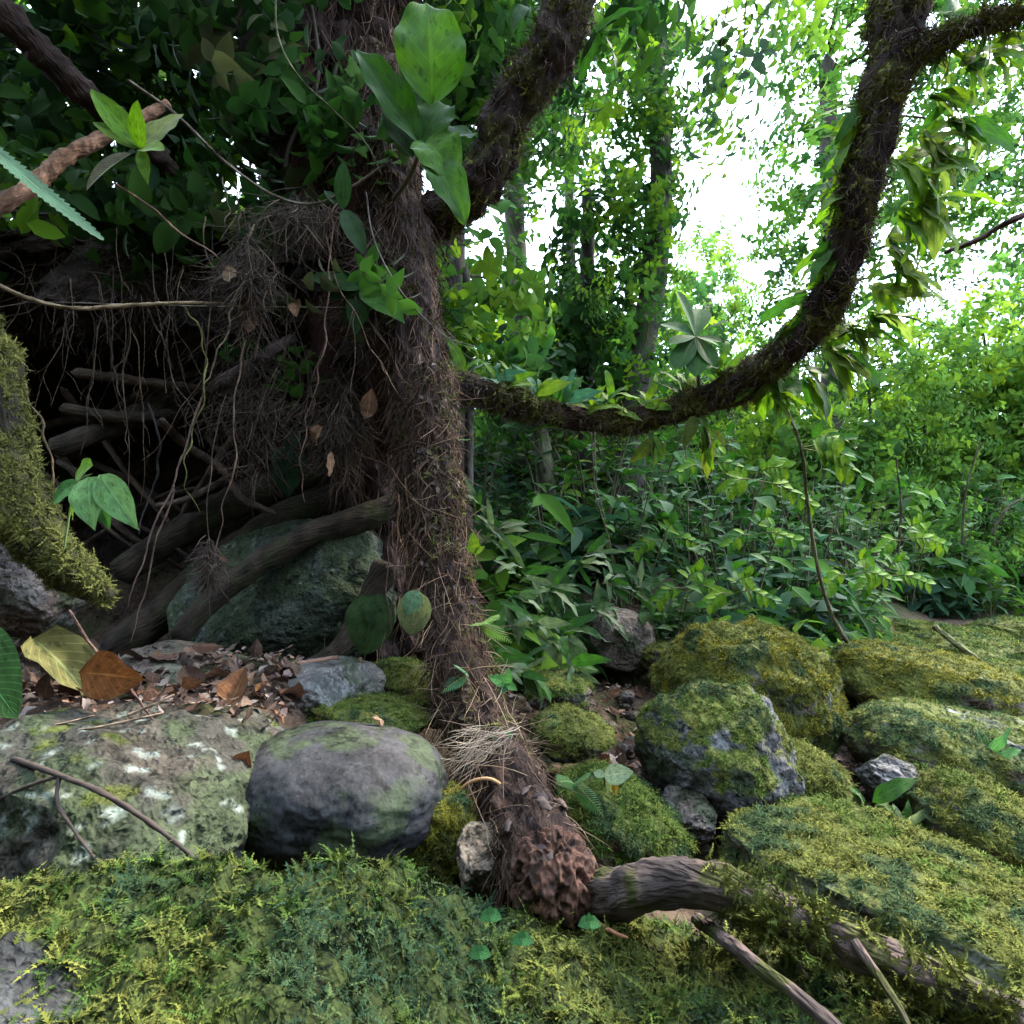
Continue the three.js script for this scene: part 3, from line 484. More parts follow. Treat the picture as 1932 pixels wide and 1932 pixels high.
{ // more thin rootlets that fork as they hang
  const R = randoms(333);
  for (let i = 0; i < 46; i++) { let u = rr(60, 760, R), v = rr(380, 620, R), d = rr(2.4, 2.85, R); const n = Math.floor(rr(5, 12, R)), pts = [], c = pick([[0.16, 0.12, 0.085], [0.10, 0.075, 0.06], [0.22, 0.16, 0.11], [0.07, 0.055, 0.048]], R), r = rr(0.0012, 0.0035, R); let du = rr(-9, 9, R);
    for (let k = 0; k < n; k++) { pts.push(rel(at(u, v, d))); du += rr(-9, 9, R); u += du; v += rr(18, 48, R); d += rr(-0.015, 0.015, R); }
    const a = add(TREE, 'aerial_root', colour(tubeGeo(pts, [r, r * 0.8, r * 0.4], { seg: n * 5, ring: 5, rough: 0.3, freq: 30, seed: i }), barkCol(c, c.map((q) => q * 0.5), undefined, i, 12)), M.bark);
    for (let f = 0; f < 2; f++) { const b = pts[Math.floor(rr(1, n - 2, R))], q = [b]; for (let k = 1; k < 4; k++) q.push(q[k - 1].clone().add(V(rr(-0.05, 0.05, R), -rr(0.02, 0.07, R), rr(-0.02, 0.02, R)))); add(a, 'rootlet', colour(tubeGeo(q, [r * 0.7, r * 0.3], { seg: 10, ring: 4, rough: 0.2 }), barkCol(c, c.map((z) => z * 0.5))), M.bark); } }
}
{ // tangles: one ball of rootlets hanging in front of the hollow, one clump of root threads higher up
  const R = randoms(44);
  for (const [u, v, d, ru, rv, n, len] of [[395, 1060, 2.38, 24, 55, 420, 0.08], [465, 520, 2.5, 60, 130, 900, 0.14], [480, 760, 2.7, 120, 160, 700, 0.16], [640, 800, 2.75, 70, 120, 800, 0.16], [250, 520, 2.95, 230, 90, 900, 0.2], [700, 560, 2.75, 60, 170, 700, 0.2], [560, 400, 2.6, 110, 50, 500, 0.16]]) {
    const lists = STRAND.map(() => []);
    for (let i = 0; i < n; i++) { const e = dirRand(R), p = at(u + e.x * ru * R(), v + e.y * rv * R(), d + e.z * 0.12 * R()), dir = V(rr(-0.7, 0.7, R), -rr(0.1, 1, R), rr(-0.6, 0.6, R)), m = aim(rel(p), dir, 1, rr(0, 6, R)); m.scale(V(0.13, len * rr(0.4, 1.6, R), 0.13)); const c = pick([[0.06, 0.042, 0.034], [0.04, 0.03, 0.027], [0.09, 0.065, 0.048], [0.03, 0.024, 0.021], [0.12, 0.09, 0.065]], R); lists[i % 4].push({ m, c: C(...c) }); }
    lists.forEach((l, i) => copies(TREE, 'root_tangle', STRAND[i], M.fibre, l));
  }
}

// ---------------------------------------------------------------- vines and dead branches before the tree
function vine(name, label, pts, r, c, group, category = 'vine') {
  const o = at(...pts[Math.floor(pts.length / 2)]), t = tag(add(scene, name, localise(tubeGeo(pts.map((q) => at(...q)), Array.isArray(r) ? r : [r, r, r * 0.7], { seg: pts.length * 16, ring: 12, rough: 0.24, freq: 13, seed: pts[0][0] }), o), M.bark), label, category, group); t.position.copy(o); colour(t.geometry, barkCol(c, c.map((q) => q * 0.5), undefined, pts[0][1], 9)); return t;
}
vine('vine', 'long pale vine stretched level across the dark hollow', [[-40, 520, 2.3], [60, 565, 2.32], [140, 582, 2.34], [215, 578, 2.36], [300, 573, 2.4], [390, 572, 2.45], [470, 578, 2.5]], [0.008, 0.008, 0.006], [0.38, 0.29, 0.18]);
vine('vine', 'hair thin straight root spanning above the pale level vine', [[40, 568, 2.33], [350, 577, 2.42], [680, 580, 2.6]], 0.002, [0.3, 0.28, 0.24]);
vine('vine', 'thin brown vine arching from the leafy rosette down to the curled dead leaf', [[215, 345, 2.0], [290, 395, 2.05], [340, 440, 2.15], [405, 480, 2.3], [425, 510, 2.4]], 0.004, [0.25, 0.17, 0.12]);
vine('vine', 'long slender vine slanting down from the peach branch to the trunk', [[240, 150, 2.1], [330, 215, 2.2], [430, 310, 2.35], [520, 370, 2.45], [590, 385, 2.5], [650, 360, 2.5], [740, 300, 2.5]], 0.0055, [0.16, 0.14, 0.11]);
vine('vine', 'thin green vine hanging down in front of the trunk', [[520, -40, 2.4], [525, 70, 2.4], [560, 140, 2.42], [620, 200, 2.45], [690, 270, 2.5], [720, 330, 2.52]], 0.004, [0.16, 0.18, 0.10]);
vine('vine', 'fine root thread hanging along the trunk below the large leaves', [[690, 360, 2.5], [705, 450, 2.48], [750, 540, 2.45], [800, 600, 2.44], [850, 640, 2.44], [900, 655, 2.46]], 0.003, [0.22, 0.2, 0.18]);
vine('branch', 'peach coloured knotty branch beside the long toothed leaf', [[-60, 420, 1.8], [20, 375, 1.85], [70, 345, 1.9], [115, 300, 1.95], [190, 262, 2.05], [320, 195, 2.2]], [0.026, 0.026, 0.024, 0.024, 0.022, 0.018], [0.26, 0.15, 0.10], undefined, 'branch');
vine('branch', 'dark leaning branch crossing above the peach branch', [[-80, -60, 2.2], [40, 60, 2.3], [130, 150, 2.4], [270, 270, 2.6], [330, 330, 2.75]], [0.06, 0.055, 0.05, 0.04], [0.05, 0.034, 0.03], undefined, 'branch');
vine('branch', 'thin bare branch forking out into the bright canopy', [[1780, 478, 2.9], [1850, 450, 2.8], [1900, 420, 2.7], [2000, 380, 2.6]], [0.010, 0.012, 0.014], [0.09, 0.06, 0.06], undefined, 'branch');
vine('slender_sapling', 'slender curved green brown stem rising before the undergrowth', [[1480, 760, 3.0], [1510, 840, 3.0], [1525, 960, 3.0], [1545, 1080, 3.0], [1570, 1160, 3.0], [1600, 1215, 3.0]], [0.007, 0.008, 0.009, 0.010], [0.15, 0.14, 0.08], undefined, 'sapling');
vine('fallen_branch', 'straight mossy branch leaning across the stream side boulders', [[1760, 1180, 3.6], [1850, 1250, 3.3], [1930, 1310, 3.1]], [0.016, 0.018, 0.018], [0.14, 0.15, 0.07], undefined, 'branch');

// mossy stem at the edge of the hollow
{
  const pts = [[-95, 560, 1.72], [-40, 700, 1.7], [0, 860, 1.68], [55, 1000, 1.66], [140, 1085, 1.65], [212, 1130, 1.64]].map((q) => at(...q)), t = thing('leaning_mossy_tree', 'thick leaning stem shaggy with yellow green moss beside the dark hollow', 'tree', undefined, at(90, 1130, 1.66));
  const g = localise(tubeGeo(pts, [0.085, 0.085, 0.08, 0.068, 0.045, 0.018], { seg: 120, ring: 30, rough: 0.2, seed: 31 }), t.position); colour(g, barkCol([0.05, 0.045, 0.03], [0.03, 0.026, 0.022], [0.06, 0.065, 0.02], 3));
  add(t, 'trunk', g, M.bark); mossOn(t, g, { count: 12000, size: 0.019, kind: 'feather', seed: 41, hang: 0.6, mask: (p, n) => sm(-0.36, -0.08, fbm(p.x * 6, p.y * 4, p.z * 6, 3)), palette: () => [[0.11, 0.12, 0.03], [0.06, 0.065, 0.022], [0.15, 0.15, 0.04]] });
}

// ---------------------------------------------------------------- the broken log, hairy with roots
{
  const P = [[815, 700, 2.52], [822, 850, 2.42], [832, 1000, 2.34], [848, 1130, 2.26], [868, 1240, 2.14], [900, 1340, 1.98], [945, 1440, 1.78], [985, 1525, 1.56], [1018, 1600, 1.36], [1042, 1652, 1.24]].map((q) => at(...q));
  const t = thing('broken_log', 'leaning broken log shaggy with root hairs and ending in crumbling red brown wood', 'log', undefined, at(1000, 1740, 1.4));
  let g = tubeGeo(P, [0.08, 0.085, 0.088, 0.092, 0.094, 0.09, 0.086, 0.086, 0.088, 0.084], { seg: 240, ring: 60, rough: 0.15, freq: 5, seed: 51, cap: false });
  localise(g, t.position); colour(g, barkCol([0.06, 0.038, 0.029], [0.03, 0.02, 0.018], undefined, 2));
  const bark = add(t, 'bark', g, M.bark);
  const nearEnd = (p) => p.z + t.position.z;                 // metres towards the broken end
  fibresOn(t, g, { count: 5200, len: 0.12, thick: 1.6, down: 1.4, out: 0.03, seed: 50, colors: ROOTCOL.slice(0, 4) });
  fibresOn(t, g, { count: 5500, len: 0.065, thick: 0.8, down: 0.2, out: 0.2, seed: 52, colors: ROOTCOL, mask: (p) => nearEnd(p) > -1.6 ? 0.10 : 0.25 + 0.75 * sm(-0.1, 0.15, fbm(p.x * 5, p.y * 5, p.z * 5, 2)) });
  fibresOn(t, g, { count: 900, len: 0.16, thick: 1.0, down: 0.35, out: 0.35, seed: 53, colors: [[0.26, 0.19, 0.12], [0.18, 0.125, 0.085], [0.12, 0.08, 0.055]], mask: (p) => nearEnd(p) > -1.6 ? 0.12 : nearEnd(p) > -2.2 ? 1 : 0.3 });
  mossOn(t, g, { count: 6500, size: 0.02, kind: 'feather', seed: 54, mask: (p, n) => nearEnd(p) > -1.7 ? 0 : sm(0.0, 0.2, fbm(p.x * 6 + 4, p.y * 6, p.z * 6, 3) + 0.3 * n.x) * 0.8, palette: () => [[0.11, 0.12, 0.03], [0.08, 0.08, 0.03], [0.06, 0.05, 0.025]] });
  { const R2 = randoms(58), dr = sampler(g, R2), sc = leafGeo(1, 'oval', { seg: 4, across: 1, curl: 0.9, fold: 0.5 }), l = [];
    for (let i = 0; i < 2600; i++) { const q = dr(), v = q.p.y + t.position.y; if (v < 0.62 && R2() > 0.15) continue; if (fbm(q.p.x * 6, q.p.y * 6, q.p.z * 6 + 3, 2) < -0.05) continue; const d = dirRand(R2); d.addScaledVector(q.n, -d.dot(q.n) + 0.35); d.y -= 0.5; const c = pick([[0.07, 0.05, 0.042], [0.11, 0.08, 0.065], [0.05, 0.036, 0.032], [0.16, 0.12, 0.095], [0.09, 0.09, 0.035]], R2); l.push({ m: aim(q.p, d, rr(0.015, 0.04, R2), rr(-0.8, 0.8, R2), q.n), c: C(...c) }); }
    copies(t, 'leaf_scraps', sc, M.litterMany, l); }
  // crumbling end: a pitted lump of rotten wood closing the tube
  const axis = P[9].clone().sub(P[8]).normalize(), e = P[9].clone().addScaledVector(axis, 0.012);
  let k = new THREE.IcosahedronGeometry(1, 46); k.deleteAttribute('uv'); k.deleteAttribute('normal'); k = mergeVertices(k, 1e-5);
  const pp = k.attributes.position, a = V(), rotted = [];
  for (let i = 0; i < pp.count; i++) {
    a.fromBufferAttribute(pp, i).normalize(); const d = a.clone();
    const pit = Math.max(0, fbm(d.x * 1.5 + 3, d.y * 1.5, d.z * 1.5 + 2, 3)), ridge = 1 - Math.abs(fbm(d.x * 2.6, d.y * 1.6 + 9, d.z * 2, 2)) * 2.6;
    const f = 0.98 - 0.5 * pit + 0.08 * ridge + 0.03 * fbm(d.x * 6, d.y * 3, d.z * 6 + 2, 2) + 0.006 * fbm(d.x * 12, d.y * 12, d.z * 12, 3); rotted.push(pit);
    pp.setXYZ(i, a.x * 0.090 * f, a.y * 0.094 * f, a.z * 0.10 * f);
  }
  k.computeVertexNormals(); k.applyMatrix4(new THREE.Matrix4().makeRotationFromQuaternion(new THREE.Quaternion().setFromUnitVectors(V(0, 0, 1), axis))); k.translate(e.x - t.position.x, e.y - t.position.y, e.z - t.position.z);
  k = boxUV(k, 1.6); colour(k, (p) => { const w = fbm(p.x * 16, p.y * 16, p.z * 16, 4), s = fbm(p.x * 40, p.y * 40, p.z * 40, 2); return mixc(mixc([0.12, 0.064, 0.046], [0.06, 0.04, 0.034], sm(-0.15, 0.2, w)), [0.17, 0.088, 0.055], sm(0.22, 0.4, w)).map((c) => c * (1 + 0.25 * s)); });
  const end = add(t, 'broken_end', k, M.rot); end.userData.label = 'crumbling pitted red brown heartwood';
  // black loose bark flakes round the end
  const R = randoms(55), draw = sampler(g, R);
  for (let i = 0, n = 0; i < 6000 && n < 12; i++) { const s = draw(); if (nearEnd(s.p) < -1.62 || s.n.y < -0.35) continue; n++;
    const L = rr(0.05, 0.13, R), fl = tubeGeo([V(0, 0, 0), V(rr(-0.01, 0.01, R), L * 0.5, rr(0, 0.012, R)), V(rr(-0.01, 0.01, R), L, 0)], [0.006, rr(0.008, 0.02, R), 0.005], { seg: 14, ring: 9, rough: 0.5, freq: 40, seed: n }); fl.scale(1, 1, 0.5);
    const tang = axis.clone().addScaledVector(dirRand(R), 0.22); tang.addScaledVector(s.n, -tang.dot(s.n) + 0.05); const f = add(t, 'bark_flake', fl, plain(pick([[0.035, 0.028, 0.028], [0.06, 0.045, 0.042], [0.09, 0.065, 0.055], [0.12, 0.08, 0.06]], R), 0.7)); f.applyMatrix4(aim(s.p.clone().addScaledVector(s.n, -0.002), tang, 1, 0, s.n)); }
  // a tuft of rootlets hanging from the log's flank
  const lists = STRAND.map(() => []);
  for (let i = 0; i < 260; i++) { const p = at(rr(850, 900, R), rr(1480, 1545, R), rr(1.58, 1.7, R)).sub(t.position), m = aim(p, V(rr(-0.55, 0.15, R), -1, rr(-0.2, 0.4, R)), 1, rr(0, 6, R)); m.scale(V(0.1, rr(0.06, 0.17, R), 0.1)); lists[i % 4].push({ m, c: C(...pick([[0.2, 0.11, 0.07], [0.12, 0.07, 0.05], [0.3, 0.19, 0.11], [0.07, 0.05, 0.04]], R)) }); }
  lists.forEach((l, i) => copies(t, 'root_hairs', STRAND[i], M.fibre, l));
  add(t, 'root', localise(tubeGeo([[855, 1520, 1.62], [880, 1480, 1.6], [925, 1470, 1.58], [965, 1500, 1.56], [990, 1540, 1.55]].map((q) => at(...q)), [0.004, 0.005, 0.004], { seg: 30, ring: 6 }), t.position), plain([0.42, 0.24, 0.12], 0.7));
}
{ // dry grass caught on the log
  const R = randoms(77), t = thing('dry_grass', 'tuft of pale dry grass stalks caught across the hairy log', 'grass tuft', undefined, at(930, 1400, 1.72)), lists = STRAND.map(() => []);
  for (let i = 0; i < 150; i++) { const p = at(rr(890, 985, R), rr(1365, 1430, R), rr(1.66, 1.76, R)).sub(t.position), m = aim(p, V(rr(-1, -0.2, R), rr(-0.75, 0.1, R), rr(-0.1, 0.5, R)), 1, rr(0, 6, R)); m.scale(V(0.09, rr(0.06, 0.19, R), 0.09)); lists[i % 4].push({ m, c: C(...pick([[0.3, 0.25, 0.19], [0.22, 0.17, 0.13], [0.36, 0.3, 0.24]], R)) }); }
  lists.forEach((l, i) => copies(t, 'stalks', STRAND[i], M.fibre, l));
}
// ---------------------------------------------------------------- the surface root on the ledge
{
  const t = thing('surface_root', 'thick grey brown root lying across the mossy ledge beside the broken log', 'root', undefined, at(1450, 1760, 1.1)), lift = (u, v, d) => at(u, v, d * 0.945);
  const mk = (pts, r, seed, name = 'root') => { const g = localise(tubeGeo(pts.map((q) => lift(...q)), r, { seg: 160, ring: 24, rough: 0.15, freq: 8, seed }), t.position); colour(g, barkCol([0.12, 0.09, 0.082], [0.055, 0.045, 0.044], [0.06, 0.065, 0.025], seed, 7, 0.1)); return add(t, name, g, M.bark); };
  const main = mk([[1040, 1712, 1.42], [1120, 1694, 1.27], [1230, 1672, 1.17], [1330, 1668, 1.14], [1430, 1705, 1.10], [1560, 1765, 1.04], [1700, 1820, 0.99], [1830, 1880, 0.94], [1990, 1960, 0.88]], [0.038, 0.044, 0.043, 0.038, 0.035, 0.032, 0.030, 0.028, 0.027], 61);
  mk([[1315, 1735, 1.22], [1370, 1775, 1.05], [1440, 1830, 0.95], [1520, 1890, 0.89], [1610, 1970, 0.83]], [0.012, 0.011, 0.010, 0.009], 62, 'rootlet');
  mk([[1610, 1775, 1.0], [1650, 1830, 0.96], [1690, 1890, 0.91], [1720, 1950, 0.88]], [0.007, 0.006, 0.005, 0.005], 63, 'rootlet');
  mossOn(t, main.geometry, { count: 2200, size: 0.026, kind: 'feather', seed: 64, hang: 0.9, mask: (p, n) => sm(0.10, 0.22, fbm(p.x * 3.2 + 1, 2, p.z * 3.2, 2) + 0.35 * fbm(p.x * 14, p.y * 14, p.z * 14, 2)), palette: () => MOSSCOL.yellow });
}

// ---------------------------------------------------------------- plants: leaves are parts
const onGround = (u, d, dy = 0) => { const x = (u - 966) / F * d; return V(x, groundY(x, -d) + dy, -d); };
function leafBetween(t, b, e, kind, mat, up = V(0, 1, 0.3), o = {}, name = 'leaf') {      // b, e: places of the leaf's base and tip
  const d = e.clone().sub(b), L = d.length(), w = o.wide ?? 1, g = leafGeo(1, kind, { seg: 12, across: 3, curl: 0.25, fold: 0.2, ...o }); g.scale(w, 1, w);
  const m = add(t, name, g, mat); m.applyMatrix4(aim(b.clone().sub(t.position), d, L, o.spin ?? 0, up)); return m;
}
function stemBetween(t, pts, r, mat, name = 'stem') { return add(t, name, localise(tubeGeo(pts, [r, r, r * 0.6], { seg: pts.length * 6, ring: 6, rough: 0.1, freq: 20 }), t.position), mat); }
const G = { shaded: [0.018, 0.06, 0.010], emerald: [0.024, 0.09, 0.010], grass: [0.045, 0.15, 0.011], lit: [0.12, 0.25, 0.010], lime: [0.19, 0.31, 0.012], mint: [0.11, 0.30, 0.09], teal: [0.05, 0.18, 0.105], olive: [0.12, 0.15, 0.015], pale: [0.30, 0.38, 0.24] };  // darkest and yellower greens put shade and light into the leaf colour
const CAM = V(0, 0.2, 1);
{ // seedling before the hollow
  const t = thing('seedling', 'seedling with drooping pale mint green pointed leaves beside the mossy stem', 'plant', undefined, at(150, 905, 1.52)), b = at(176, 893, 1.52);
  stemBetween(t, [at(120, 1040, 1.58), at(135, 950, 1.55), at(150, 905, 1.52), b], 0.0025, plain([0.2, 0.3, 0.1]));
  for (const [bu, bv, u, v, d, c, k, w] of [[148, 908, 80, 950, 1.50, G.mint, 'drip', 0.95], [188, 896, 250, 992, 1.44, [0.2, 0.38, 0.17], 'drip', 0.75], [168, 900, 160, 988, 1.42, [0.2, 0.38, 0.17], 'drip', 1.0], [184, 912, 197, 996, 1.46, G.mint, 'drip', 0.8], [150, 935, 120, 982, 1.54, G.lime, 'drip', 0.85], [176, 878, 112, 908, 1.56, G.lit, 'drip', 1.0]]) leafBetween(t, at(bu, bv, 1.51), at(u, v, d), k, leafMat(c), V(0, 0.6, 1), { curl: 0.5, wide: w, wave: 0.015 });
}
{ // clover on the ledge and its small neighbours
  const clover = (label, u, v, d, r, n, c, group) => { const t = thing('clover', label, 'plant', group, at(u, v, d)); stemBetween(t, [at(u + 6, v + 22, d), at(u, v, d)], 0.0008, plain([0.15, 0.22, 0.08])); for (let i = 0; i < n; i++) { const a = i / n * 6.28 + 0.5; leafBetween(t, at(u, v, d), at(u + Math.cos(a) * r * 2, v + Math.sin(a) * r * 1.3, d - 0.004 * Math.sin(a)), 'heart', leafMat(c, veinMap, 0.4, 0.1), V(0, 1, 0.9), { curl: 0.1, fold: 0.1, wide: 1.15 }); } };
  clover('bright clover with round leaves on the feathery moss of the ledge', 541, 1684, 0.98, 19, 4, [0.16, 0.40, 0.13]);
  for (const [u, v, d] of [[925, 1725, 1.0], [905, 1795, 0.9], [1112, 1738, 1.02], [1420, 1560, 1.7], [985, 1770, 0.95]]) clover('small dark green round leaved seedling in the moss of the ledge', u, v, d, 13, 3, [0.06, 0.2, 0.07], 'small seedlings in the moss');
}
{ // large leaved epiphyte on the trunk
  const b = at(792, 285, 2.5), t = thing('large_leaf_epiphyte', 'epiphyte with huge glossy green leaves growing on the trunk', 'plant', undefined, b);
  for (const [bu, bv, bd, u, v, d, c, k, o] of [
    [815, 200, 2.45, 815, -60, 2.3, [0.055, 0.16, 0.010], 'oval', { wide: 1.2, curl: 0.7, side: -0.06 }], [790, 270, 2.48, 668, 58, 2.35, G.emerald, 'oval', { wide: 0.7, curl: 0.5 }], [795, 285, 2.5, 830, 140, 2.45, G.emerald, 'oval', { wide: 1.2, curl: 0.9 }],
    [800, 270, 2.48, 858, 285, 2.36, [0.06, 0.16, 0.014], 'broad', { wide: 1.5, curl: 0.9 }], [805, 285, 2.48, 890, 392, 2.32, [0.04, 0.12, 0.018], 'oval', { wide: 0.75, curl: 0.6 }], [780, 300, 2.5, 745, 130, 2.6, G.shaded, 'oval', { wide: 0.8, curl: 0.4 }], [800, 280, 2.5, 905, 215, 2.7, G.shaded, 'oval', { wide: 0.7, curl: 0.6 }]])
    leafBetween(t, at(bu, bv, bd), at(u, v, d), k, leafMat(c.map((q, i) => q * [1.5, 1.35, 0.8][i]), veinMap, 0.62, 0.12), V(0.1, 0.5, 1), { seg: 24, across: 5, fold: 0.35, wave: 0.034, side: 0.05, ...o });
  stemBetween(t, [at(740, 380, 2.75), at(775, 330, 2.6), b], 0.012, plain([0.07, 0.06, 0.04]));
}
{ // long toothed leaf
  const t = thing('toothed_leaf', 'long blue green leaf with toothed edges hanging before the peach branch', 'leaf', undefined, at(-40, 250, 1.6)); leafBetween(t, at(-60, 240, 1.6), at(200, 478, 1.5), 'strap', leafMat([0.09, 0.19, 0.13], veinMap, 0.3, 0.2), V(0.5, 0.6, 0.8), { seg: 96, across: 2, tooth: 0.42, teeth: 24, wide: 0.55, curl: -0.2 });
  const u = thing('broad_leaf', 'broad ribbed green leaf drooping over the litter beside the lichen boulder', 'leaf', undefined, at(-90, 1180, 1.05)); leafBetween(u, at(-90, 1170, 1.05), at(8, 1345, 0.98), 'oval', leafMat(G.mint, ribMap, 0.35, 0.2), V(0.4, 0.5, 1), { wide: 1.0, curl: 0.5, seg: 18, across: 4 });
}
{ // rosette in the upper canopy
  const b = at(266, 282, 1.95), t = thing('leaf_rosette', 'yellow green leaf rosette clinging to the dark leaning branch', 'plant', undefined, b);
  for (const [u, v, d, k, w, c] of [[168, 158, 1.88, 'oval', 0.75, G.lit], [172, 222, 1.9, 'oval', 0.8, G.lit], [252, 188, 1.85, 'oval', 0.9, G.lit], [303, 272, 1.88, 'oval', 1.1, G.lime], [275, 338, 1.9, 'lance', 1.2, G.lit], [340, 190, 2.1, 'lance', 1.1, G.olive]]) leafBetween(t, b, at(u, v, d), k, leafMat(c), V(0.2, 0.5, 1), { wide: w, wave: 0.01 });
  leafBetween(t, at(250, 290, 1.96), at(148, 342, 1.9), 'broad', leafMat([0.28, 0.27, 0.13], ribMap, 0.5, 0.1), V(0, 0.9, 0.7), { wide: 1.05, curl: 0.3, seg: 16, across: 4 }).userData.label = 'pale leaf with strong parallel ribs';
}
{ // leaf groups on the trunk front
  const sets = [['glossy leaf cluster on the trunk above the root hollow', at(685, 545, 2.6), [[572, 505, 2.5, G.emerald], [762, 588, 2.45, G.grass], [640, 605, 2.55, G.shaded], [722, 505, 2.5, G.emerald], [665, 625, 2.5, G.shaded], [600, 555, 2.55, G.shaded]], 'drip', 0.85], ['upright pair of dark leaves beside the thin green vine', at(648, 395, 2.5), [[645, 295, 2.45, G.emerald], [688, 470, 2.42, G.shaded], [610, 350, 2.5, G.shaded]], 'oval', 0.7],
    ['large dull green leaf hanging low against the trunk base', at(710, 1120, 2.35), [[682, 1240, 2.28, [0.06, 0.11, 0.04]], [718, 1190, 2.3, [0.05, 0.10, 0.04]]], 'broad', 1.1], ['blue green heart shaped leaf marked with cream beside the log', at(790, 1115, 2.12), [[762, 1160, 2.08, [0.16, 0.27, 0.19]], [770, 1205, 2.1, [0.30, 0.32, 0.18]]], 'broad', 1.0],
    ['tiny bright green seedling sprouting from the log flank', at(895, 1045, 2.2), [[893, 1005, 2.18, G.lime], [912, 1030, 2.18, G.lime], [880, 1028, 2.2, G.lit]], 'oval', 1], ['dark fern like leaves in the hollow beside the hanging roots', at(545, 850, 2.9), [[520, 900, 2.85, [0.03, 0.075, 0.05]], [575, 870, 2.85, [0.03, 0.075, 0.05]], [535, 940, 2.85, [0.03, 0.08, 0.05]], [560, 800, 2.88, [0.03, 0.07, 0.05]], [500, 860, 2.88, [0.03, 0.07, 0.05]]], 'drip', 1.2],
    ['pale whitish leaf pair on the fern boulder', at(1140, 1465, 1.62), [[1188, 1455, 1.58, [0.42, 0.48, 0.36]], [1118, 1452, 1.64, [0.35, 0.42, 0.3]]], 'oval', 1.3], ['blue green small leaf sprig on the log below its middle', at(955, 1290, 1.98), [[925, 1275, 1.95, G.mint], [960, 1265, 1.95, G.mint], [975, 1300, 1.95, G.mint], [940, 1310, 1.95, G.teal]], 'drip', 1.1], ['small bright seedling rooted on the hairy log', at(945, 1400, 1.78), [[932, 1388, 1.76, G.mint], [962, 1385, 1.76, G.mint], [955, 1410, 1.74, G.mint]], 'broad', 1.2]];
  for (const [label, b, list, k, w] of sets) { const t = thing('leafy_sprig', label, 'plant', undefined, b); stemBetween(t, [b.clone().add(V(0.01, -0.05, -0.05)), b.clone().add(V(0.004, -0.02, -0.015)), b], 0.003, plain([0.12, 0.13, 0.06])); for (const [u, v, d, c] of list) leafBetween(t, b, at(u, v, d), k, leafMat(c), V(0.1, 0.6, 1), { wide: w, curl: 0.5, wave: 0.012 }); }
}
// ferns with separate pinnae
function fern(label, b, fronds, L, c, group, n = 15) {
  const t = thing('fern', label, 'fern', group, b), pin = leafGeo(1, 'lance', { seg: 4, across: 1 });
  for (const dir of fronds) {
    const d = V(...dir).normalize(), side = V().crossVectors(d, V(0, 1, 0.4)).normalize(), pts = [0, 1, 2, 3, 4].map((k) => V().addScaledVector(d, L * k / 4).add(V(0, -L * 0.28 * (k / 4) ** 2, 0))), cv = new THREE.CatmullRomCurve3(pts);
    const fr = add(t, 'frond', tubeGeo(pts, [0.002, 0.0016, 0.0008], { seg: 10, ring: 4, rough: 0 }), plain([0.12, 0.16, 0.05]));
    for (let i = 1; i <= n; i++) for (const s of [-1, 1]) { const u = i / (n + 1), p = cv.getPoint(u), tg = cv.getTangent(u), ll = L * 0.34 * Math.sin(Math.PI * Math.pow(u, 0.6)) + 0.004, m = add(fr, 'leaflet', pin, leafMat(c, veinMap, 0.45, 0.1)); m.applyMatrix4(aim(p, side.clone().multiplyScalar(s).addScaledVector(tg, 0.45), ll, 0)); m.castShadow = true; }
  }
}
fern('small bright fern arching from the log flank', at(905, 1180, 2.1), [[0.5, 0.5, 0.5], [0.7, -0.1, 0.3], [0.1, 0.3, 0.6]], 0.13, G.lit);
fern('blue green feathery fern sprig lying on the hairy log', at(880, 1275, 1.98), [[-0.7, -0.1, 0.6], [-0.3, -0.6, 0.5], [-0.2, 0.5, 0.4]], 0.10, [0.10, 0.26, 0.13]);
fern('tiny ferns sprouting from the mossy fern boulder', at(1085, 1480, 1.66), [[0.6, -0.3, 0.5], [0.2, 0.5, 0.4], [-0.4, 0.4, 0.4]], 0.10, G.grass);

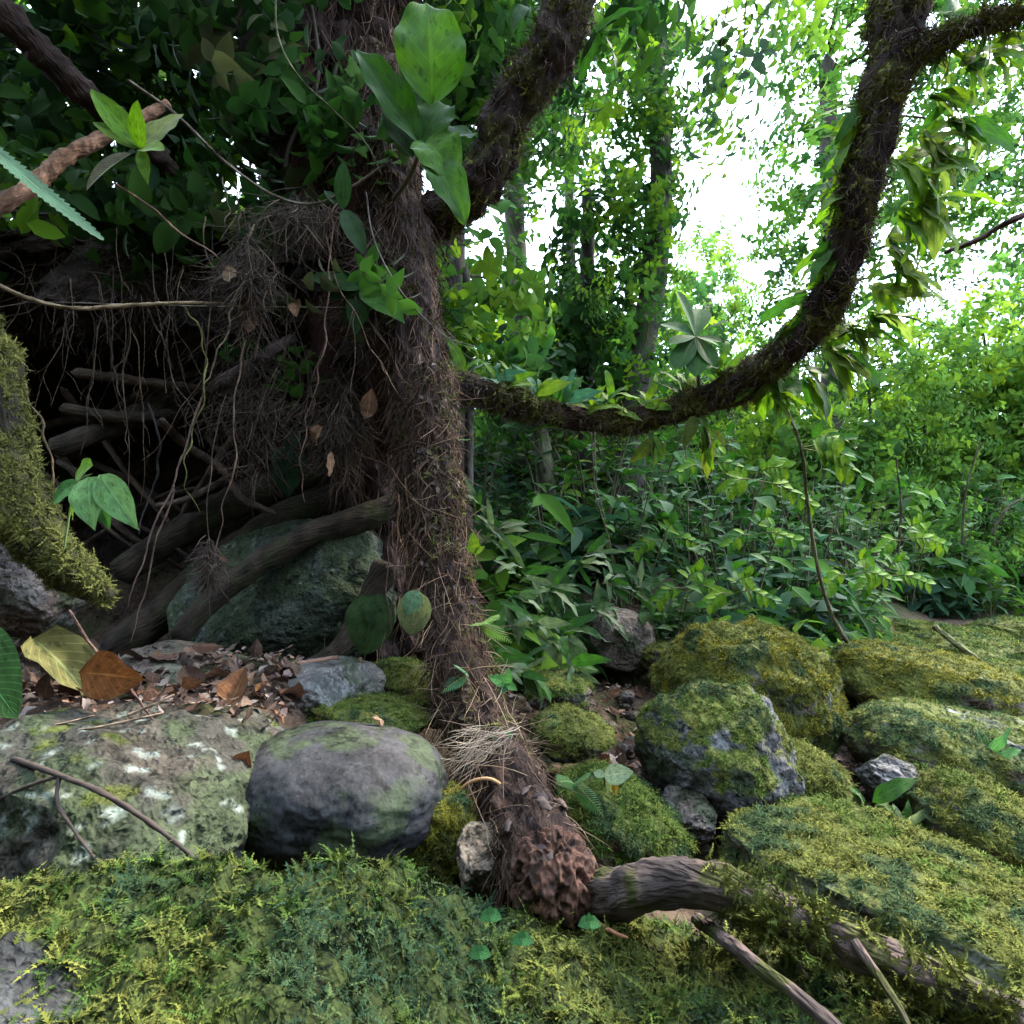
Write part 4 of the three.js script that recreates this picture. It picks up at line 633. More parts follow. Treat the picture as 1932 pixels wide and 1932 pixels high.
// rosette on the limb, strap ferns along the limbs
{
  const b = at(1312, 635, 2.85), t = thing('paddle_rosette', 'rosette of dark paddle shaped leaves perched above the sagging limb', 'plant', undefined, b); stemBetween(t, [at(1320, 745, 2.88), at(1316, 690, 2.87), b], 0.01, plain([0.09, 0.07, 0.05]));
  for (const [u, v, d] of [[1288, 545, 2.75], [1368, 598, 2.7], [1362, 638, 2.75], [1350, 680, 2.7], [1265, 640, 2.75], [1275, 685, 2.7], [1315, 700, 2.68], [1325, 570, 3.0], [1385, 660, 3.0], [1250, 600, 3.0]]) leafBetween(t, b, at(u, v, d), 'paddle', leafMat(v < 570 ? [0.05, 0.13, 0.03] : G.emerald), V(0, 0.8, 0.7), { wide: 1.05 });
}
{
  const R = randoms(91), proto = [0, 1, 2, 3].map((k) => leafGeo(1, k < 2 ? 'strap' : 'lance', { seg: 9, across: 2, curl: rr(0.5, 1.3, R), fold: 0.15, wave: 0.025, seed: k, side: rr(-0.1, 0.1, R) }));
  const strap = (u, v, d, label, group, n, L, dirs, cols) => { const b = at(u, v, d), t = thing('strap_fern', label, 'fern', group, b); for (let i = 0; i < n; i++) { const dir = V(...pick(dirs, R)).addScaledVector(dirRand(R), 0.45), m = add(t, 'leaf', pick(proto, R), leafMat(pick(cols, R), veinMap, 0.58)); const w = rr(0.9, 1.6, R); const a = aim(V(rr(-0.02, 0.02, R), rr(-0.03, 0.03, R), 0), dir, L * rr(0.6, 1.25, R), rr(-0.7, 0.7, R), V(0.1, 0.7, 0.8)); a.scale(V(w, 1, 1)); m.applyMatrix4(a); } };
  const hang = [[0.8, -0.5, 0.3], [1, -0.1, 0.2], [0.6, -0.8, 0.3], [0.9, 0.35, 0.1]], left = [[-0.8, -0.6, 0.2], [-0.9, 0.1, 0.2], [-0.5, -0.9, 0.2]], upw = [[0.2, 1, 0.2], [0.7, 0.6, 0.3], [-0.5, 0.8, 0.2], [0.9, 0.15, 0.3]];
  for (const [u, v, d] of [[1745, 90, 2.25], [1760, 180, 2.25], [1735, 250, 2.28], [1720, 330, 2.3], [1700, 400, 2.35], [1675, 460, 2.4], [1690, 300, 2.3], [1650, 540, 2.45], [1600, 620, 2.5], [1560, 650, 2.55], [1780, 40, 2.2], [1820, 120, 2.2], [1790, 230, 2.25], [1760, 300, 2.28], [1740, 380, 2.3], [1880, 90, 2.1], [1850, 30, 2.15], [1690, 500, 2.4], [1640, 600, 2.45], [1570, 670, 2.55], [1520, 700, 2.6], [1460, 735, 2.7]]) strap(u, v, d, 'yellow green strap fern hanging on the sunny flank of the tall mossy limb', 'strap ferns on the tall limb', 8, 0.23, hang, [G.lime, G.lit, [0.20, 0.28, 0.05], G.grass]);
  for (const [u, v, d] of [[1610, 270, 2.35], [1600, 350, 2.4], [1575, 470, 2.45], [1530, 570, 2.55], [1500, 600, 2.6], [1630, 200, 2.3]]) strap(u, v, d, 'light green strap fern leaning inward from the bend of the mossy limb', 'strap ferns on the inner bend', 7, 0.19, left, [G.lit, G.grass, G.lime]);
  for (const [u, v, d] of [[960, 735, 2.9], [1010, 745, 2.92], [1060, 765, 2.95], [1110, 775, 2.95], [1150, 770, 2.97], [1220, 765, 2.95], [1290, 745, 2.9], [935, 725, 2.88], [880, 715, 2.85], [1360, 705, 2.8]]) strap(u, v, d, 'bright leafy fern standing along the top of the sagging limb', 'ferns along the sagging limb', 7, 0.17, upw, [G.lit, G.grass, G.lime, G.teal]);
  for (const [u, v, d] of [[1320, 795, 2.85], [1340, 820, 2.85], [1440, 720, 2.75], [1470, 720, 2.7], [1240, 830, 2.9]]) strap(u, v, d, 'olive green fern trailing below the sagging limb', 'ferns trailing below the limb', 6, 0.17, [[0.1, -1, 0.2], [-0.4, -0.9, 0.2], [0.5, -0.8, 0.2]], [G.olive, G.lit]);
  for (const [u, v, d] of [[1000, 20, 2.75], [1130, 60, 2.7], [940, 280, 2.9]]) strap(u, v, d, 'narrow fern clinging to the thick rising limb', 'ferns on the rising limb', 6, 0.2, [[0.4, -0.9, 0.3], [-0.6, -0.5, 0.3], [0.8, 0.2, 0.2]], [G.grass, G.emerald]);
  // strap leaved plants in the gaps of the stones
  for (const [u, v, d, L] of [[1640, 1520, 2.0, 0.14], [1755, 1455, 2.15, 0.13], [1835, 1450, 2.15, 0.15], [1715, 1560, 1.9, 0.10], [1790, 1580, 1.85, 0.09], [1610, 1555, 1.95, 0.08]]) strap(u, v, d, 'pale strap leaved plant sprouting between the mossy boulders', 'strap leaved plants between the boulders', 9, L, [[0.5, 0.6, 0.3], [-0.7, 0.5, 0.3], [0.1, 0.8, 0.5], [0.9, -0.1, 0.2]], [G.mint, G.pale, G.grass]);
  for (const [u, v, d] of [[1800, 1335, 2.95], [1850, 1325, 2.95], [1890, 1335, 2.95]]) strap(u, v, d, 'small glossy leafy plant with pale flecks behind the grey slab', 'flecked plants behind the grey slab', 12, 0.12, upw, [G.grass, G.lit, G.pale]);
  // drooping long leaves by the path
  for (const [u, v, d] of [[930, 1010, 3.0], [985, 1080, 2.9], [1040, 1110, 2.85], [1060, 1190, 2.7], [1010, 1180, 2.6], [960, 1120, 2.7], [1100, 1060, 3.1], [1150, 1090, 3.2], [1200, 1110, 3.3], [1120, 1150, 3.1], [930, 1250, 2.3], [990, 1260, 2.35], [1080, 1260, 2.6], [1260, 1150, 3.5], [1320, 1160, 3.4], [900, 960, 3.0]]) strap(u, v, d, 'plant with long drooping lance leaves beside the leaf strewn path', 'drooping plants beside the path', 9, 0.18, [[0.7, 0.1, 0.5], [0.9, -0.4, 0.3], [-0.5, 0.2, 0.6], [0.3, 0.6, 0.5], [0.5, -0.7, 0.4]], [G.emerald, [0.10, 0.17, 0.07], [0.16, 0.22, 0.12], G.grass]);
}
// pinnate saplings
{
  const R = randoms(97), leaflet = [0, 1].map((k) => leafGeo(1, 'oval', { seg: 6, across: 2, curl: 0.4 + k * 0.4, fold: 0.25 }));
  const sapling = (label, b, fr, c, L, group) => { const t = thing('sapling', label, 'sapling', group, b); for (const [du, dv, dd] of fr) { const tip = V(px(du, -b.z), -px(dv, -b.z), dd), pts = [V(0, 0, 0), tip.clone().multiplyScalar(0.5).add(V(0, 0.03, 0)), tip], cv = new THREE.CatmullRomCurve3(pts), a = add(t, 'twig', tubeGeo(pts, [0.003, 0.0025, 0.001], { seg: 8, ring: 4 }), plain([0.12, 0.12, 0.05])); const n = 5; for (let i = 1; i <= n; i++) for (const s of [-1, 1]) { const u = 0.2 + 0.8 * i / n, tg = cv.getTangent(Math.min(1, u)), side = V().crossVectors(tg, V(0, 0.4, 1)).normalize().multiplyScalar(s).addScaledVector(tg, 0.8).add(V(0, -0.35, 0)); add(a, 'leaflet', pick(leaflet, R), leafMat(pick(c, R))).applyMatrix4(aim(cv.getPoint(Math.min(1, u)), side, L * rr(0.8, 1.2, R), rr(-0.3, 0.3, R), V(0, 0.7, 0.7))); } } };
  sapling('sapling with bright pinnate leaves at the top of the slender stem', at(1510, 845, 3.0), [[60, 15, 0.1], [80, 55, 0.15], [30, -10, 0.2]], [G.lime, G.lit, G.grass], 0.095);
  sapling('sapling spreading yellow green pinnate leaves over the undergrowth', at(1420, 905, 3.2), [[90, 45, 0.1], [-60, 20, 0.1], [40, -20, 0.1]], [G.lime, G.lit], 0.085);
  const gl = 'low bright green pinnate sapling rising out of the undergrowth';
  for (const [u, v, d] of [[1600, 1085, 3.4], [1665, 1090, 3.5], [1290, 1110, 3.3], [1380, 1120, 3.2], [1420, 1010, 3.6], [1330, 880, 3.6], [1330, 1210, 3.0], [1700, 1020, 3.8], [1250, 1020, 3.8]]) sapling(gl, at(u, v, d), [[60, 5, 0.1], [-55, 15, 0.1], [15, -35, 0.1]], [G.lit, G.grass, G.lime], 0.07, 'bright saplings in the undergrowth');
}
// ---------------------------------------------------------------- undergrowth shrubs: a few built, then cloned
{
  const tones = [G.emerald, G.grass, [0.06, 0.14, 0.03], [0.035, 0.11, 0.02]];
  const kinds = [
    ['leafy shrub with pointed drooping leaves in the undergrowth of the bank', 'drip', tones, 0.13, 0.7, 'pointed leaved shrubs of the undergrowth'],
    ['leafy shrub with large oval leaves in the undergrowth of the bank', 'oval', tones, 0.11, 0.8, 'oval leaved shrubs of the undergrowth'],
    ['tall shrub with thin stems and small oval leaves on the bank', 'oval', tones, 0.085, 1.0, 'small leaved shrubs of the undergrowth'],
    ['low shrub with long narrow leaves on the bank', 'lance', tones, 0.2, 0.5, 'narrow leaved shrubs of the bank'],
  ];
  const R = randoms(123), protos = kinds.map(([label, k, cols, L, h, group], ki) => [0, 1].map((q) => {
    const t = new THREE.Group(); tag(t, label, 'shrub', group); t.userData.base = ['pointed_leaf_shrub', 'oval_leaf_shrub', 'small_leaf_shrub', 'narrow_leaf_shrub'][ki];
    const geos = [0, 1, 2].map((s) => leafGeo(1, k, { seg: 6, across: 2, curl: rr(0.3, 1, R), fold: 0.25, wave: 0.015, seed: s }));
    for (let s = 0; s < 5; s++) {
      const a = s * 1.3 + rr(0, 1, R), lean = rr(0.15, 0.6, R), H = h * rr(0.6, 1.1, R), tip = V(Math.cos(a) * lean * H, H, Math.sin(a) * lean * H), pts = [V(0, -0.05, 0), tip.clone().multiplyScalar(0.5).add(V(0, H * 0.1, 0)), tip], cv = new THREE.CatmullRomCurve3(pts);
      add(t, 'stem', tubeGeo(pts, [0.006, 0.004, 0.002], { seg: 8, ring: 4 }), plain([0.09, 0.085, 0.05]));
      for (let i = 0; i < 6; i++) { const u = 0.3 + 0.7 * (i + rr(0, 0.8, R)) / 6.6, p = cv.getPoint(Math.min(1, u)), b = i * 2.4 + s, dir = V(Math.cos(b), rr(-0.3, 0.5, R), Math.sin(b)); add(t, 'leaf', pick(geos, R), leafMat(pick(cols, R))).applyMatrix4(aim(p, dir, L * rr(0.7, 1.25, R), rr(-0.4, 0.4, R))); }
    }
    return t;
  }));
  const put = (ki, p, s) => { const o = pick(protos[ki], R).clone(); o.name = numbered(o.userData.base); delete o.userData.base; o.position.copy(p); o.rotation.y = rr(0, 6.28, R); o.scale.setScalar(s); scene.add(o); };
  for (let i = 0; i < 62; i++) { const d = rr(3.4, 8.5, R), u = rr(860, 1560, R); put(Math.floor(R() * 4), onGround(u, d, -0.02), rr(0.75, 1.35, R)); }
  for (let i = 0; i < 52; i++) { const u = rr(1480, 2050, R), d = rr(u > 1640 ? 6 : 3.9, 9, R); put(Math.floor(R() * 4), onGround(u, d, -0.02), rr(0.8, 1.5, R)); }
  for (let i = 0; i < 26; i++) { const d = rr(6, 9, R), u = rr(1380, 2050, R); put(Math.floor(R() * 4), onGround(u, d, -0.02), rr(1.5, 2.2, R)); }
  for (let i = 0; i < 12; i++) { const d = rr(4.5, 7, R), u = rr(900, 1380, R); put(Math.floor(R() * 4), onGround(u, d, -0.02), rr(1.5, 2.4, R)); }
}

// ---------------------------------------------------------------- trees of the forest
// clusters are [u, v, d, half width px, half height px, half depth m, sprigs, scale]
function tree(name, label, trunk, radii, kind, clusters, cols, o = {}) {
  const pts = trunk.map((q) => at(...q)), t = thing(name, label, o.category ?? 'tree', o.group, pts[pts.length - 1].clone()), s = Math.round(trunk[0][0] + trunk[0][1]);
  const g = localise(tubeGeo(pts, radii, { seg: 40, ring: 12, rough: 0.12, freq: 3, seed: s }), t.position); colour(g, barkCol(o.bark ?? [0.11, 0.10, 0.085], o.bark2 ?? [0.06, 0.055, 0.05], o.moss, s)); add(t, 'trunk', g, M.bark);
  const cv = new THREE.CatmullRomCurve3(pts);
  if (o.limbs !== false) clusters.forEach((q0) => { const c = Array.isArray(q0) ? at(q0[0], q0[1], q0[2]) : V(...q0.c); let best = 0, bd = 1e9; for (let k = 0; k <= 30; k++) { const q = cv.getPoint(k / 30), w = q.distanceTo(c) + Math.max(0, q.y - c.y) * 1.5; if (w < bd) { bd = w; best = k / 30; } }
    const b = cv.getPoint(best); if (bd < 0.25) return; const mid = b.clone().lerp(c, 0.5).add(V(0, 0.12 * bd, 0)), r = o.limb ?? 0.03, lg = localise(tubeGeo([b, mid, c], [r, r * 0.7, r * 0.25], { seg: 14, ring: 6, rough: 0.15 }), t.position); colour(lg, barkCol([0.08, 0.065, 0.05], [0.05, 0.04, 0.035])); add(t, 'limb', lg, M.bark); });
  foliage(t, 'crown', kind, clusters, cols, s, o);
  if (o.ivy) { const R = randoms(s + 5), l = []; for (let i = 0; i < o.ivy; i++) { const f = R(), q = cv.getPoint(f), a = rr(0, 6.28, R), r = lerp(radii[0], radii[radii.length - 1], f), n = V(Math.cos(a), 0, Math.sin(a)), c = pick(MIDLEAF, R), z = rr(0.6, 1.3, R); l.push({ m: aim(q.addScaledVector(n, r * 0.9).sub(t.position), n.clone().multiplyScalar(0.5).add(V(rr(-0.4, 0.4, R), rr(-1, 0.6, R), 0)), rr(0.5, 1, R), rr(0, 6, R)), c: C(c[0] * z, c[1] * z, c[2] * z) }); } copies(t, 'ivy', SPRIG.drip[0], M.leafMany, l); }
  return t;
}
const SHADELEAF = [[0.014, 0.05, 0.008], [0.02, 0.07, 0.010], [0.035, 0.10, 0.012]], MIDLEAF = [[0.035, 0.11, 0.012], [0.055, 0.15, 0.013], [0.028, 0.09, 0.02]], LITLEAF = [[0.10, 0.21, 0.012], [0.15, 0.27, 0.014], [0.07, 0.17, 0.018]], FARLEAF = [[0.10, 0.22, 0.025], [0.15, 0.28, 0.025], [0.07, 0.17, 0.03]];  // crown colours graded for light: shaded, middling, lit, and bright far foliage
tree('shade_tree', 'dark leaved tree roofing the root hollow with pinpricks of sky, plus added unseen crown behind', [[-420, -300, 4.2], [-380, 300, 4.2], [-340, 900, 4.2], [-320, 1300, 4.2]], [0.12, 0.16, 0.2, 0.26], 'broad',  // clusters in metres: unseen leaf masses added around the camera to block sky light
  [[60, 60, 3.4, 230, 150, 0.7, 260], [330, 90, 3.8, 220, 160, 0.7, 260], [120, 300, 3.6, 230, 140, 0.6, 220], [380, 320, 4.0, 160, 120, 0.6, 170], [-150, 250, 3.2, 200, 300, 0.8, 200], [250, 0, 5.0, 420, 200, 0.9, 260, 1.2], [200, 300, 5.4, 420, 150, 0.7, 220, 1.2], [560, -150, 3.4, 300, 160, 1.0, 240, 1.2], [100, -260, 2.6, 500, 200, 1.0, 240, 1.2], [130, 405, 3.0, 230, 55, 0.35, 130], [350, 430, 3.05, 130, 45, 0.3, 60], { c: [-3.2, 3.6, 1.2], r: [2.6, 1.3, 2.2], n: 420, s: 2 }, { c: [-2.6, 2.4, 4.4], r: [3.2, 2.8, 1.4], n: 800, s: 2 }, { c: [1.6, 2.6, 5.2], r: [3.4, 2.8, 1.4], n: 800, s: 2 }, { c: [-4.6, 4.6, 2.6], r: [2.6, 1.6, 2.4], n: 420, s: 2 }, { c: [-0.9, 4.4, 2.0], r: [2.8, 1.0, 2.6], n: 620, s: 2 }, { c: [5.6, 2.4, 3.6], r: [2.4, 2.8, 1.8], n: 700, s: 2 }, { c: [2.2, 5.0, 3.0], r: [2.6, 0.9, 2.0], n: 420, s: 2 }, { c: [-5.4, 2.0, -0.2], r: [1.3, 2.4, 2.4], n: 380, s: 2 }], [[0.014, 0.045, 0.008], [0.018, 0.055, 0.009], [0.025, 0.07, 0.010], [0.016, 0.045, 0.014], [0.035, 0.095, 0.010], [0.09, 0.19, 0.01]], { bark: [0.06, 0.05, 0.042] });  // canopy shade put into the leaf colours, a few bright as if backlit
{ // climbing plant over the trunk front
  const t = thing('trunk_climber', 'leafy climber and hanging leaves covering the upper trunk above the hollow', 'climber', undefined, at(600, 400, 3.0));
  add(t, 'stem', localise(tubeGeo([[560, 470, 2.95], [540, 300, 2.95], [600, 150, 2.98], [580, -40, 3.0]].map((q) => at(...q)), [0.012, 0.010, 0.008], { seg: 30, ring: 6 }), t.position), plain([0.07, 0.06, 0.045]));
  foliage(t, 'leaves', 'drip', [[470, 90, 2.95, 90, 110, 0.2, 42], [600, 60, 2.95, 110, 110, 0.15, 36], [540, 230, 2.9, 90, 90, 0.2, 26], [690, 200, 2.8, 60, 110, 0.12, 14], [700, 460, 2.6, 50, 100, 0.1, 7], [420, 380, 2.9, 70, 50, 0.2, 18], [610, 700, 2.85, 60, 90, 0.1, 6, 0.7], [540, 600, 2.9, 80, 70, 0.15, 7, 0.7]], [...SHADELEAF, [0.035, 0.075, 0.02], [0.05, 0.06, 0.02]], 71, { droop: 0.9 });
}
tree('shade_tree', 'broad leaved tree filling the gap between trunk and rising limb', [[760, -500, 5.2], [830, 0, 5.0], [850, 480, 4.9], [850, 1050, 4.9]], [0.08, 0.1, 0.12, 0.16], 'drip',
  [[900, 60, 4.6, 130, 140, 0.6, 110], [880, 250, 4.5, 110, 110, 0.6, 70], [1000, 20, 4.9, 120, 90, 0.6, 80], [760, 60, 4.4, 140, 160, 0.6, 110], [980, 190, 5.2, 90, 140, 0.6, 60], [1130, 40, 3.9, 110, 80, 0.5, 60], [960, -200, 4.2, 300, 150, 0.9, 200]], [...MIDLEAF, ...SHADELEAF], { bark: [0.08, 0.07, 0.06] });
tree('understory_tree', 'small tree with sunlit yellow green leaves beside the trunk', [[880, 500, 4.0], [885, 800, 4.0], [880, 1120, 3.9]], [0.025, 0.03, 0.035], 'broad', [[885, 520, 3.9, 75, 90, 0.4, 55], [920, 620, 4.1, 80, 80, 0.4, 60], [880, 700, 3.8, 60, 60, 0.4, 40], [950, 560, 4.4, 50, 60, 0.4, 30]], [...LITLEAF, ...MIDLEAF], { limb: 0.01 });
tree('pale_tree', 'slim tree with a mottled grey trunk standing behind the sagging limb', [[955, -200, 7.2], [965, 200, 7.2], [975, 500, 7.1], [990, 800, 7.0], [1000, 1020, 7.0]], [0.11, 0.12, 0.125, 0.13, 0.16], 'drip', [[960, 80, 7.0, 110, 100, 0.8, 90, 1.2], [1050, 180, 7.2, 90, 90, 0.8, 44, 1.2], [930, 250, 7.2, 80, 80, 0.8, 50, 1.2], [1085, 300, 7.4, 40, 90, 0.6, 24, 1.2]], MIDLEAF, { bark: [0.15, 0.14, 0.12], bark2: [0.08, 0.075, 0.065], moss: [0.05, 0.07, 0.03], ivy: 110 });
tree('pale_tree', 'thin pale stemmed tree close to the dark vine clad tree', [[1060, 100, 8.2], [1075, 400, 8.2], [1080, 900, 8.0], [1080, 1000, 8.0]], [0.06, 0.07, 0.08, 0.09], 'drip', [[1050, 120, 8, 80, 110, 0.7, 60, 1.2]], MIDLEAF, { bark: [0.13, 0.12, 0.105], ivy: 90 });
tree('vine_clad_tree', 'dark tree wrapped in leafy vines in the shade of the forest', [[1110, 350, 6.2], [1108, 600, 6.1], [1105, 980, 6.0]], [0.06, 0.08, 0.1], 'drip', [[1110, 480, 6.0, 55, 70, 0.35, 50], [1095, 580, 5.9, 65, 80, 0.4, 75], [1115, 680, 5.8, 60, 80, 0.4, 65], [1060, 700, 6.0, 60, 60, 0.4, 50], [1160, 640, 6.0, 45, 90, 0.3, 35]], SHADELEAF, { bark: [0.05, 0.045, 0.04], limbs: false });
tree('leaning_tree', 'leaning dark tree draped with hanging creepers against the white sky', [[1230, -250, 5.8], [1235, 100, 5.7], [1248, 330, 5.6], [1238, 500, 5.5], [1205, 700, 5.4], [1180, 980, 5.3]], [0.08, 0.09, 0.10, 0.12, 0.12, 0.15], 'fine', [[1215, 130, 5.5, 55, 130, 0.4, 66, 1.15], [1210, 330, 5.4, 60, 120, 0.4, 66, 1.15], [1180, 430, 5.4, 60, 80, 0.4, 60, 1.15], [1245, 460, 5.3, 35, 60, 0.3, 40], [1150, 240, 5.8, 60, 130, 0.4, 42, 1.2], [1190, 560, 5.2, 45, 70, 0.3, 45], [1200, 660, 5.2, 30, 60, 0.22, 30], [1190, 770, 5.15, 32, 60, 0.22, 30], [1240, 240, 5.5, 30, 90, 0.2, 40], { c: [0.4, 5.4, -5.0], r: [2.6, 0.8, 2.8], n: 340, s: 1.8 }], [...MIDLEAF, ...LITLEAF], { bark: [0.07, 0.065, 0.06], moss: [0.06, 0.07, 0.03], limb: 0.012, ivy: 120 });  // last cluster is overhead crown added to darken the bank below
tree('mossy_trunked_tree', 'short mossy trunk rising from the undergrowth beneath the sagging limb', [[1010, 760, 5.0], [1022, 830, 5.0], [1030, 920, 4.9], [1035, 990, 4.9]], [0.06, 0.07, 0.075, 0.09], 'drip', [[990, 740, 5.1, 70, 60, 0.4, 45]], SHADELEAF, { bark: [0.11, 0.12, 0.07], moss: [0.07, 0.09, 0.03] });
tree('round_crowned_tree', 'distant round crowned tree pale green against the white sky', [[1335, 560, 24], [1340, 800, 24], [1340, 960, 24]], [0.2, 0.3, 0.35], 'fine', [[1330, 560, 24, 62, 120, 1.5, 340, 3.2], [1360, 680, 23, 60, 90, 1.5, 240, 3.2]], FARLEAF, { hollow: 0.3 });
tree('tall_tree', 'tall fine leaved tree whose crown spreads behind the tall mossy limb', [[1560, 100, 8.0], [1568, 500, 7.8], [1570, 800, 7.6], [1565, 1090, 7.4]], [0.10, 0.12, 0.14, 0.2], 'fine',
  [[1580, 110, 7.6, 95, 110, 0.9, 170, 1.3], [1530, 300, 7.4, 75, 110, 0.8, 120, 1.3], [1545, 430, 7.2, 90, 100, 0.8, 180, 1.3], [1800, 230, 7.6, 150, 120, 0.9, 200, 1.3], [1760, 400, 7.4, 120, 80, 0.8, 170, 1.3], [1880, 60, 7.4, 130, 120, 0.9, 260, 1.3], [1640, 20, 7.8, 160, 80, 0.9, 240, 1.3], [1500, 600, 7.0, 60, 70, 0.6, 60, 1.3], [1620, 620, 7.2, 70, 70, 0.6, 40, 1.3], [1900, 330, 7.6, 100, 90, 0.8, 160, 1.3], [1640, -200, 7, 500, 150, 1.5, 160, 1.5], [1880, 480, 7.6, 90, 60, 0.8, 50, 1.3], [1700, 300, 7.8, 110, 130, 0.8, 130, 1.3], [1660, 520, 7.4, 80, 60, 0.6, 90, 1.3], [1780, 620, 8, 90, 40, 0.6, 24, 1.3]], [...FARLEAF, ...MIDLEAF], { bark: [0.10, 0.09, 0.08], limb: 0.028, ivy: 140 });
tree('broad_leaf_tree', 'tree with large dark leaves hanging into the white gap of sky', [[1480, -400, 4.6], [1440, -150, 4.6], [1420, -60, 4.6]], [0.06, 0.04, 0.03], 'broad', [[1400, 0, 4.4, 60, 40, 0.4, 12], [1350, 160, 4.4, 50, 40, 0.3, 5], [1400, 190, 4.4, 50, 50, 0.3, 6], [1300, 20, 4.6, 50, 50, 0.3, 6]], [[0.03, 0.07, 0.03], [0.05, 0.11, 0.03]], { limb: 0.01 });
tree('hillside_tree', 'light green tree on the bright slope beyond the stream', [[1850, 760, 9.5], [1855, 900, 9.3], [1850, 1130, 9.0]], [0.05, 0.07, 0.09], 'fine', [[1800, 830, 8.6, 150, 80, 0.9, 260, 1.3], [1900, 790, 9.2, 120, 90, 0.9, 230, 1.3], [1720, 900, 8.4, 120, 90, 0.8, 230, 1.3], [1870, 950, 8, 130, 90, 0.8, 230, 1.2], [1960, 880, 8, 100, 120, 0.8, 180, 1.3], [1790, 760, 9.4, 120, 60, 0.8, 160, 1.4], [1940, 700, 9.6, 90, 50, 0.8, 90, 1.4], [1990, 1050, 7, 110, 100, 0.8, 170, 1.2], [1900, 1080, 6.6, 120, 70, 0.7, 150, 1.1], [1780, 1040, 6.8, 110, 80, 0.7, 150, 1.1], [2080, 780, 8, 120, 200, 0.9, 220, 1.4]], FARLEAF, { limb: 0.02 });
tree('hillside_tree', 'leafy tree beside the slender stem screening the forest edge', [[1600, 800, 8.4], [1605, 950, 8.2], [1600, 1130, 8.0]], [0.05, 0.06, 0.08], 'drip', [[1620, 890, 7.6, 90, 80, 0.7, 110, 1.1], [1540, 920, 7.4, 80, 90, 0.7, 100, 1.1], [1660, 990, 7.0, 110, 90, 0.7, 130, 1.1], [1480, 860, 7.8, 90, 70, 0.7, 100, 1.1]], [...MIDLEAF, ...FARLEAF], { limb: 0.02 });
const YOUNG = 'young trees along the forest edge';
for (const [u, v, d, h, where] of [[1470, 770, 7.2, 1, 'behind the bend of the sagging limb'], [1640, 745, 7.6, 1, 'beside the tall tree trunk'], [1740, 700, 8.0, 1.1, 'below the forking bare branch'], [1860, 670, 8.4, 1.2, 'above the stream boulders'], [1955, 640, 8.0, 1.2, 'at the end of the stream boulders']]) tree('young_tree', 'young fine leaved tree ' + where, [[u - 6, v - 60, d], [u + 4, v + 60, d], [u, v + 330, d - 0.2]], [0.015, 0.02, 0.028], 'fine', [[u - 25, v - 40, d, 50, 55, 0.5, 60, h * 1.3], [u + 35, v + 10, d, 60, 50, 0.5, 70, h * 1.3], [u - 30, v + 60, d, 70, 50, 0.5, 80, h * 1.3], [u + 20, v + 120, d, 80, 55, 0.5, 90, h * 1.3], [u, v + 200, d, 90, 60, 0.5, 90, h * 1.3]], [...FARLEAF, ...LITLEAF], { group: YOUNG, limb: 0.008 });
for (const q of [[[1815, 1030, 5], [1822, 930, 5], [1850, 830, 5]], [[1870, 1010, 4.6], [1900, 960, 4.6], [1960, 925, 4.6]], [[1690, 1080, 4.4], [1700, 960, 4.4], [1690, 860, 4.4]]]) vine('slender_sapling', 'thin bare sapling stem among the small leaved shrubs', q, [0.010, 0.008, 0.005], [0.10, 0.085, 0.06], 'bare sapling stems', 'sapling');
tree('thicket_tree', 'dense green tree closing the view beneath the sagging limb', [[1400, 700, 9.5], [1400, 850, 9.4], [1400, 1080, 9.2]], [0.08, 0.1, 0.12], 'drip', [[1390, 800, 8.8, 110, 90, 0.8, 150, 1.2], [1300, 880, 8.2, 110, 90, 0.8, 150, 1.2], [1440, 950, 7.6, 120, 80, 0.8, 150, 1.2], [1290, 740, 9, 80, 80, 0.8, 100, 1.2]], [...MIDLEAF, ...LITLEAF, ...SHADELEAF], { limb: 0.02 });
tree('thicket_tree', 'shadowed tree deep in the forest behind the pale trunk', [[1110, 600, 11], [1110, 850, 11], [1110, 1000, 11]], [0.1, 0.12, 0.15], 'drip', [[960, 650, 10, 120, 110, 1, 170, 1.4], [1080, 780, 9.5, 130, 100, 1, 180, 1.3], [940, 830, 9, 110, 100, 1, 160, 1.3], [1200, 840, 10, 130, 110, 1, 170, 1.4], [1160, 560, 12, 90, 100, 1, 110, 1.5], [1020, 620, 13, 70, 60, 1, 70, 1.5], [1250, 690, 12, 70, 70, 1, 90, 1.5], [900, 560, 8, 70, 90, 0.8, 80, 1.2], [1010, 680, 8.6, 70, 80, 0.8, 80, 1.2], [1150, 700, 8, 80, 90, 0.7, 90, 1.2], [1300, 640, 10, 60, 90, 0.8, 80, 1.3], [1380, 760, 9, 90, 60, 0.8, 80, 1.2], [950, 660, 6.2, 70, 80, 0.6, 80, 1.1], [1040, 620, 7, 60, 80, 0.6, 70, 1.2], [1100, 600, 7.5, 50, 50, 0.6, 50, 1.2], [1000, 780, 6.5, 80, 60, 0.6, 70, 1.1], [1120, 800, 6.8, 90, 50, 0.6, 70, 1.1], [1260, 790, 7, 80, 60, 0.6, 70, 1.1]], [...MIDLEAF, ...SHADELEAF, ...LITLEAF], { limb: 0.03 });
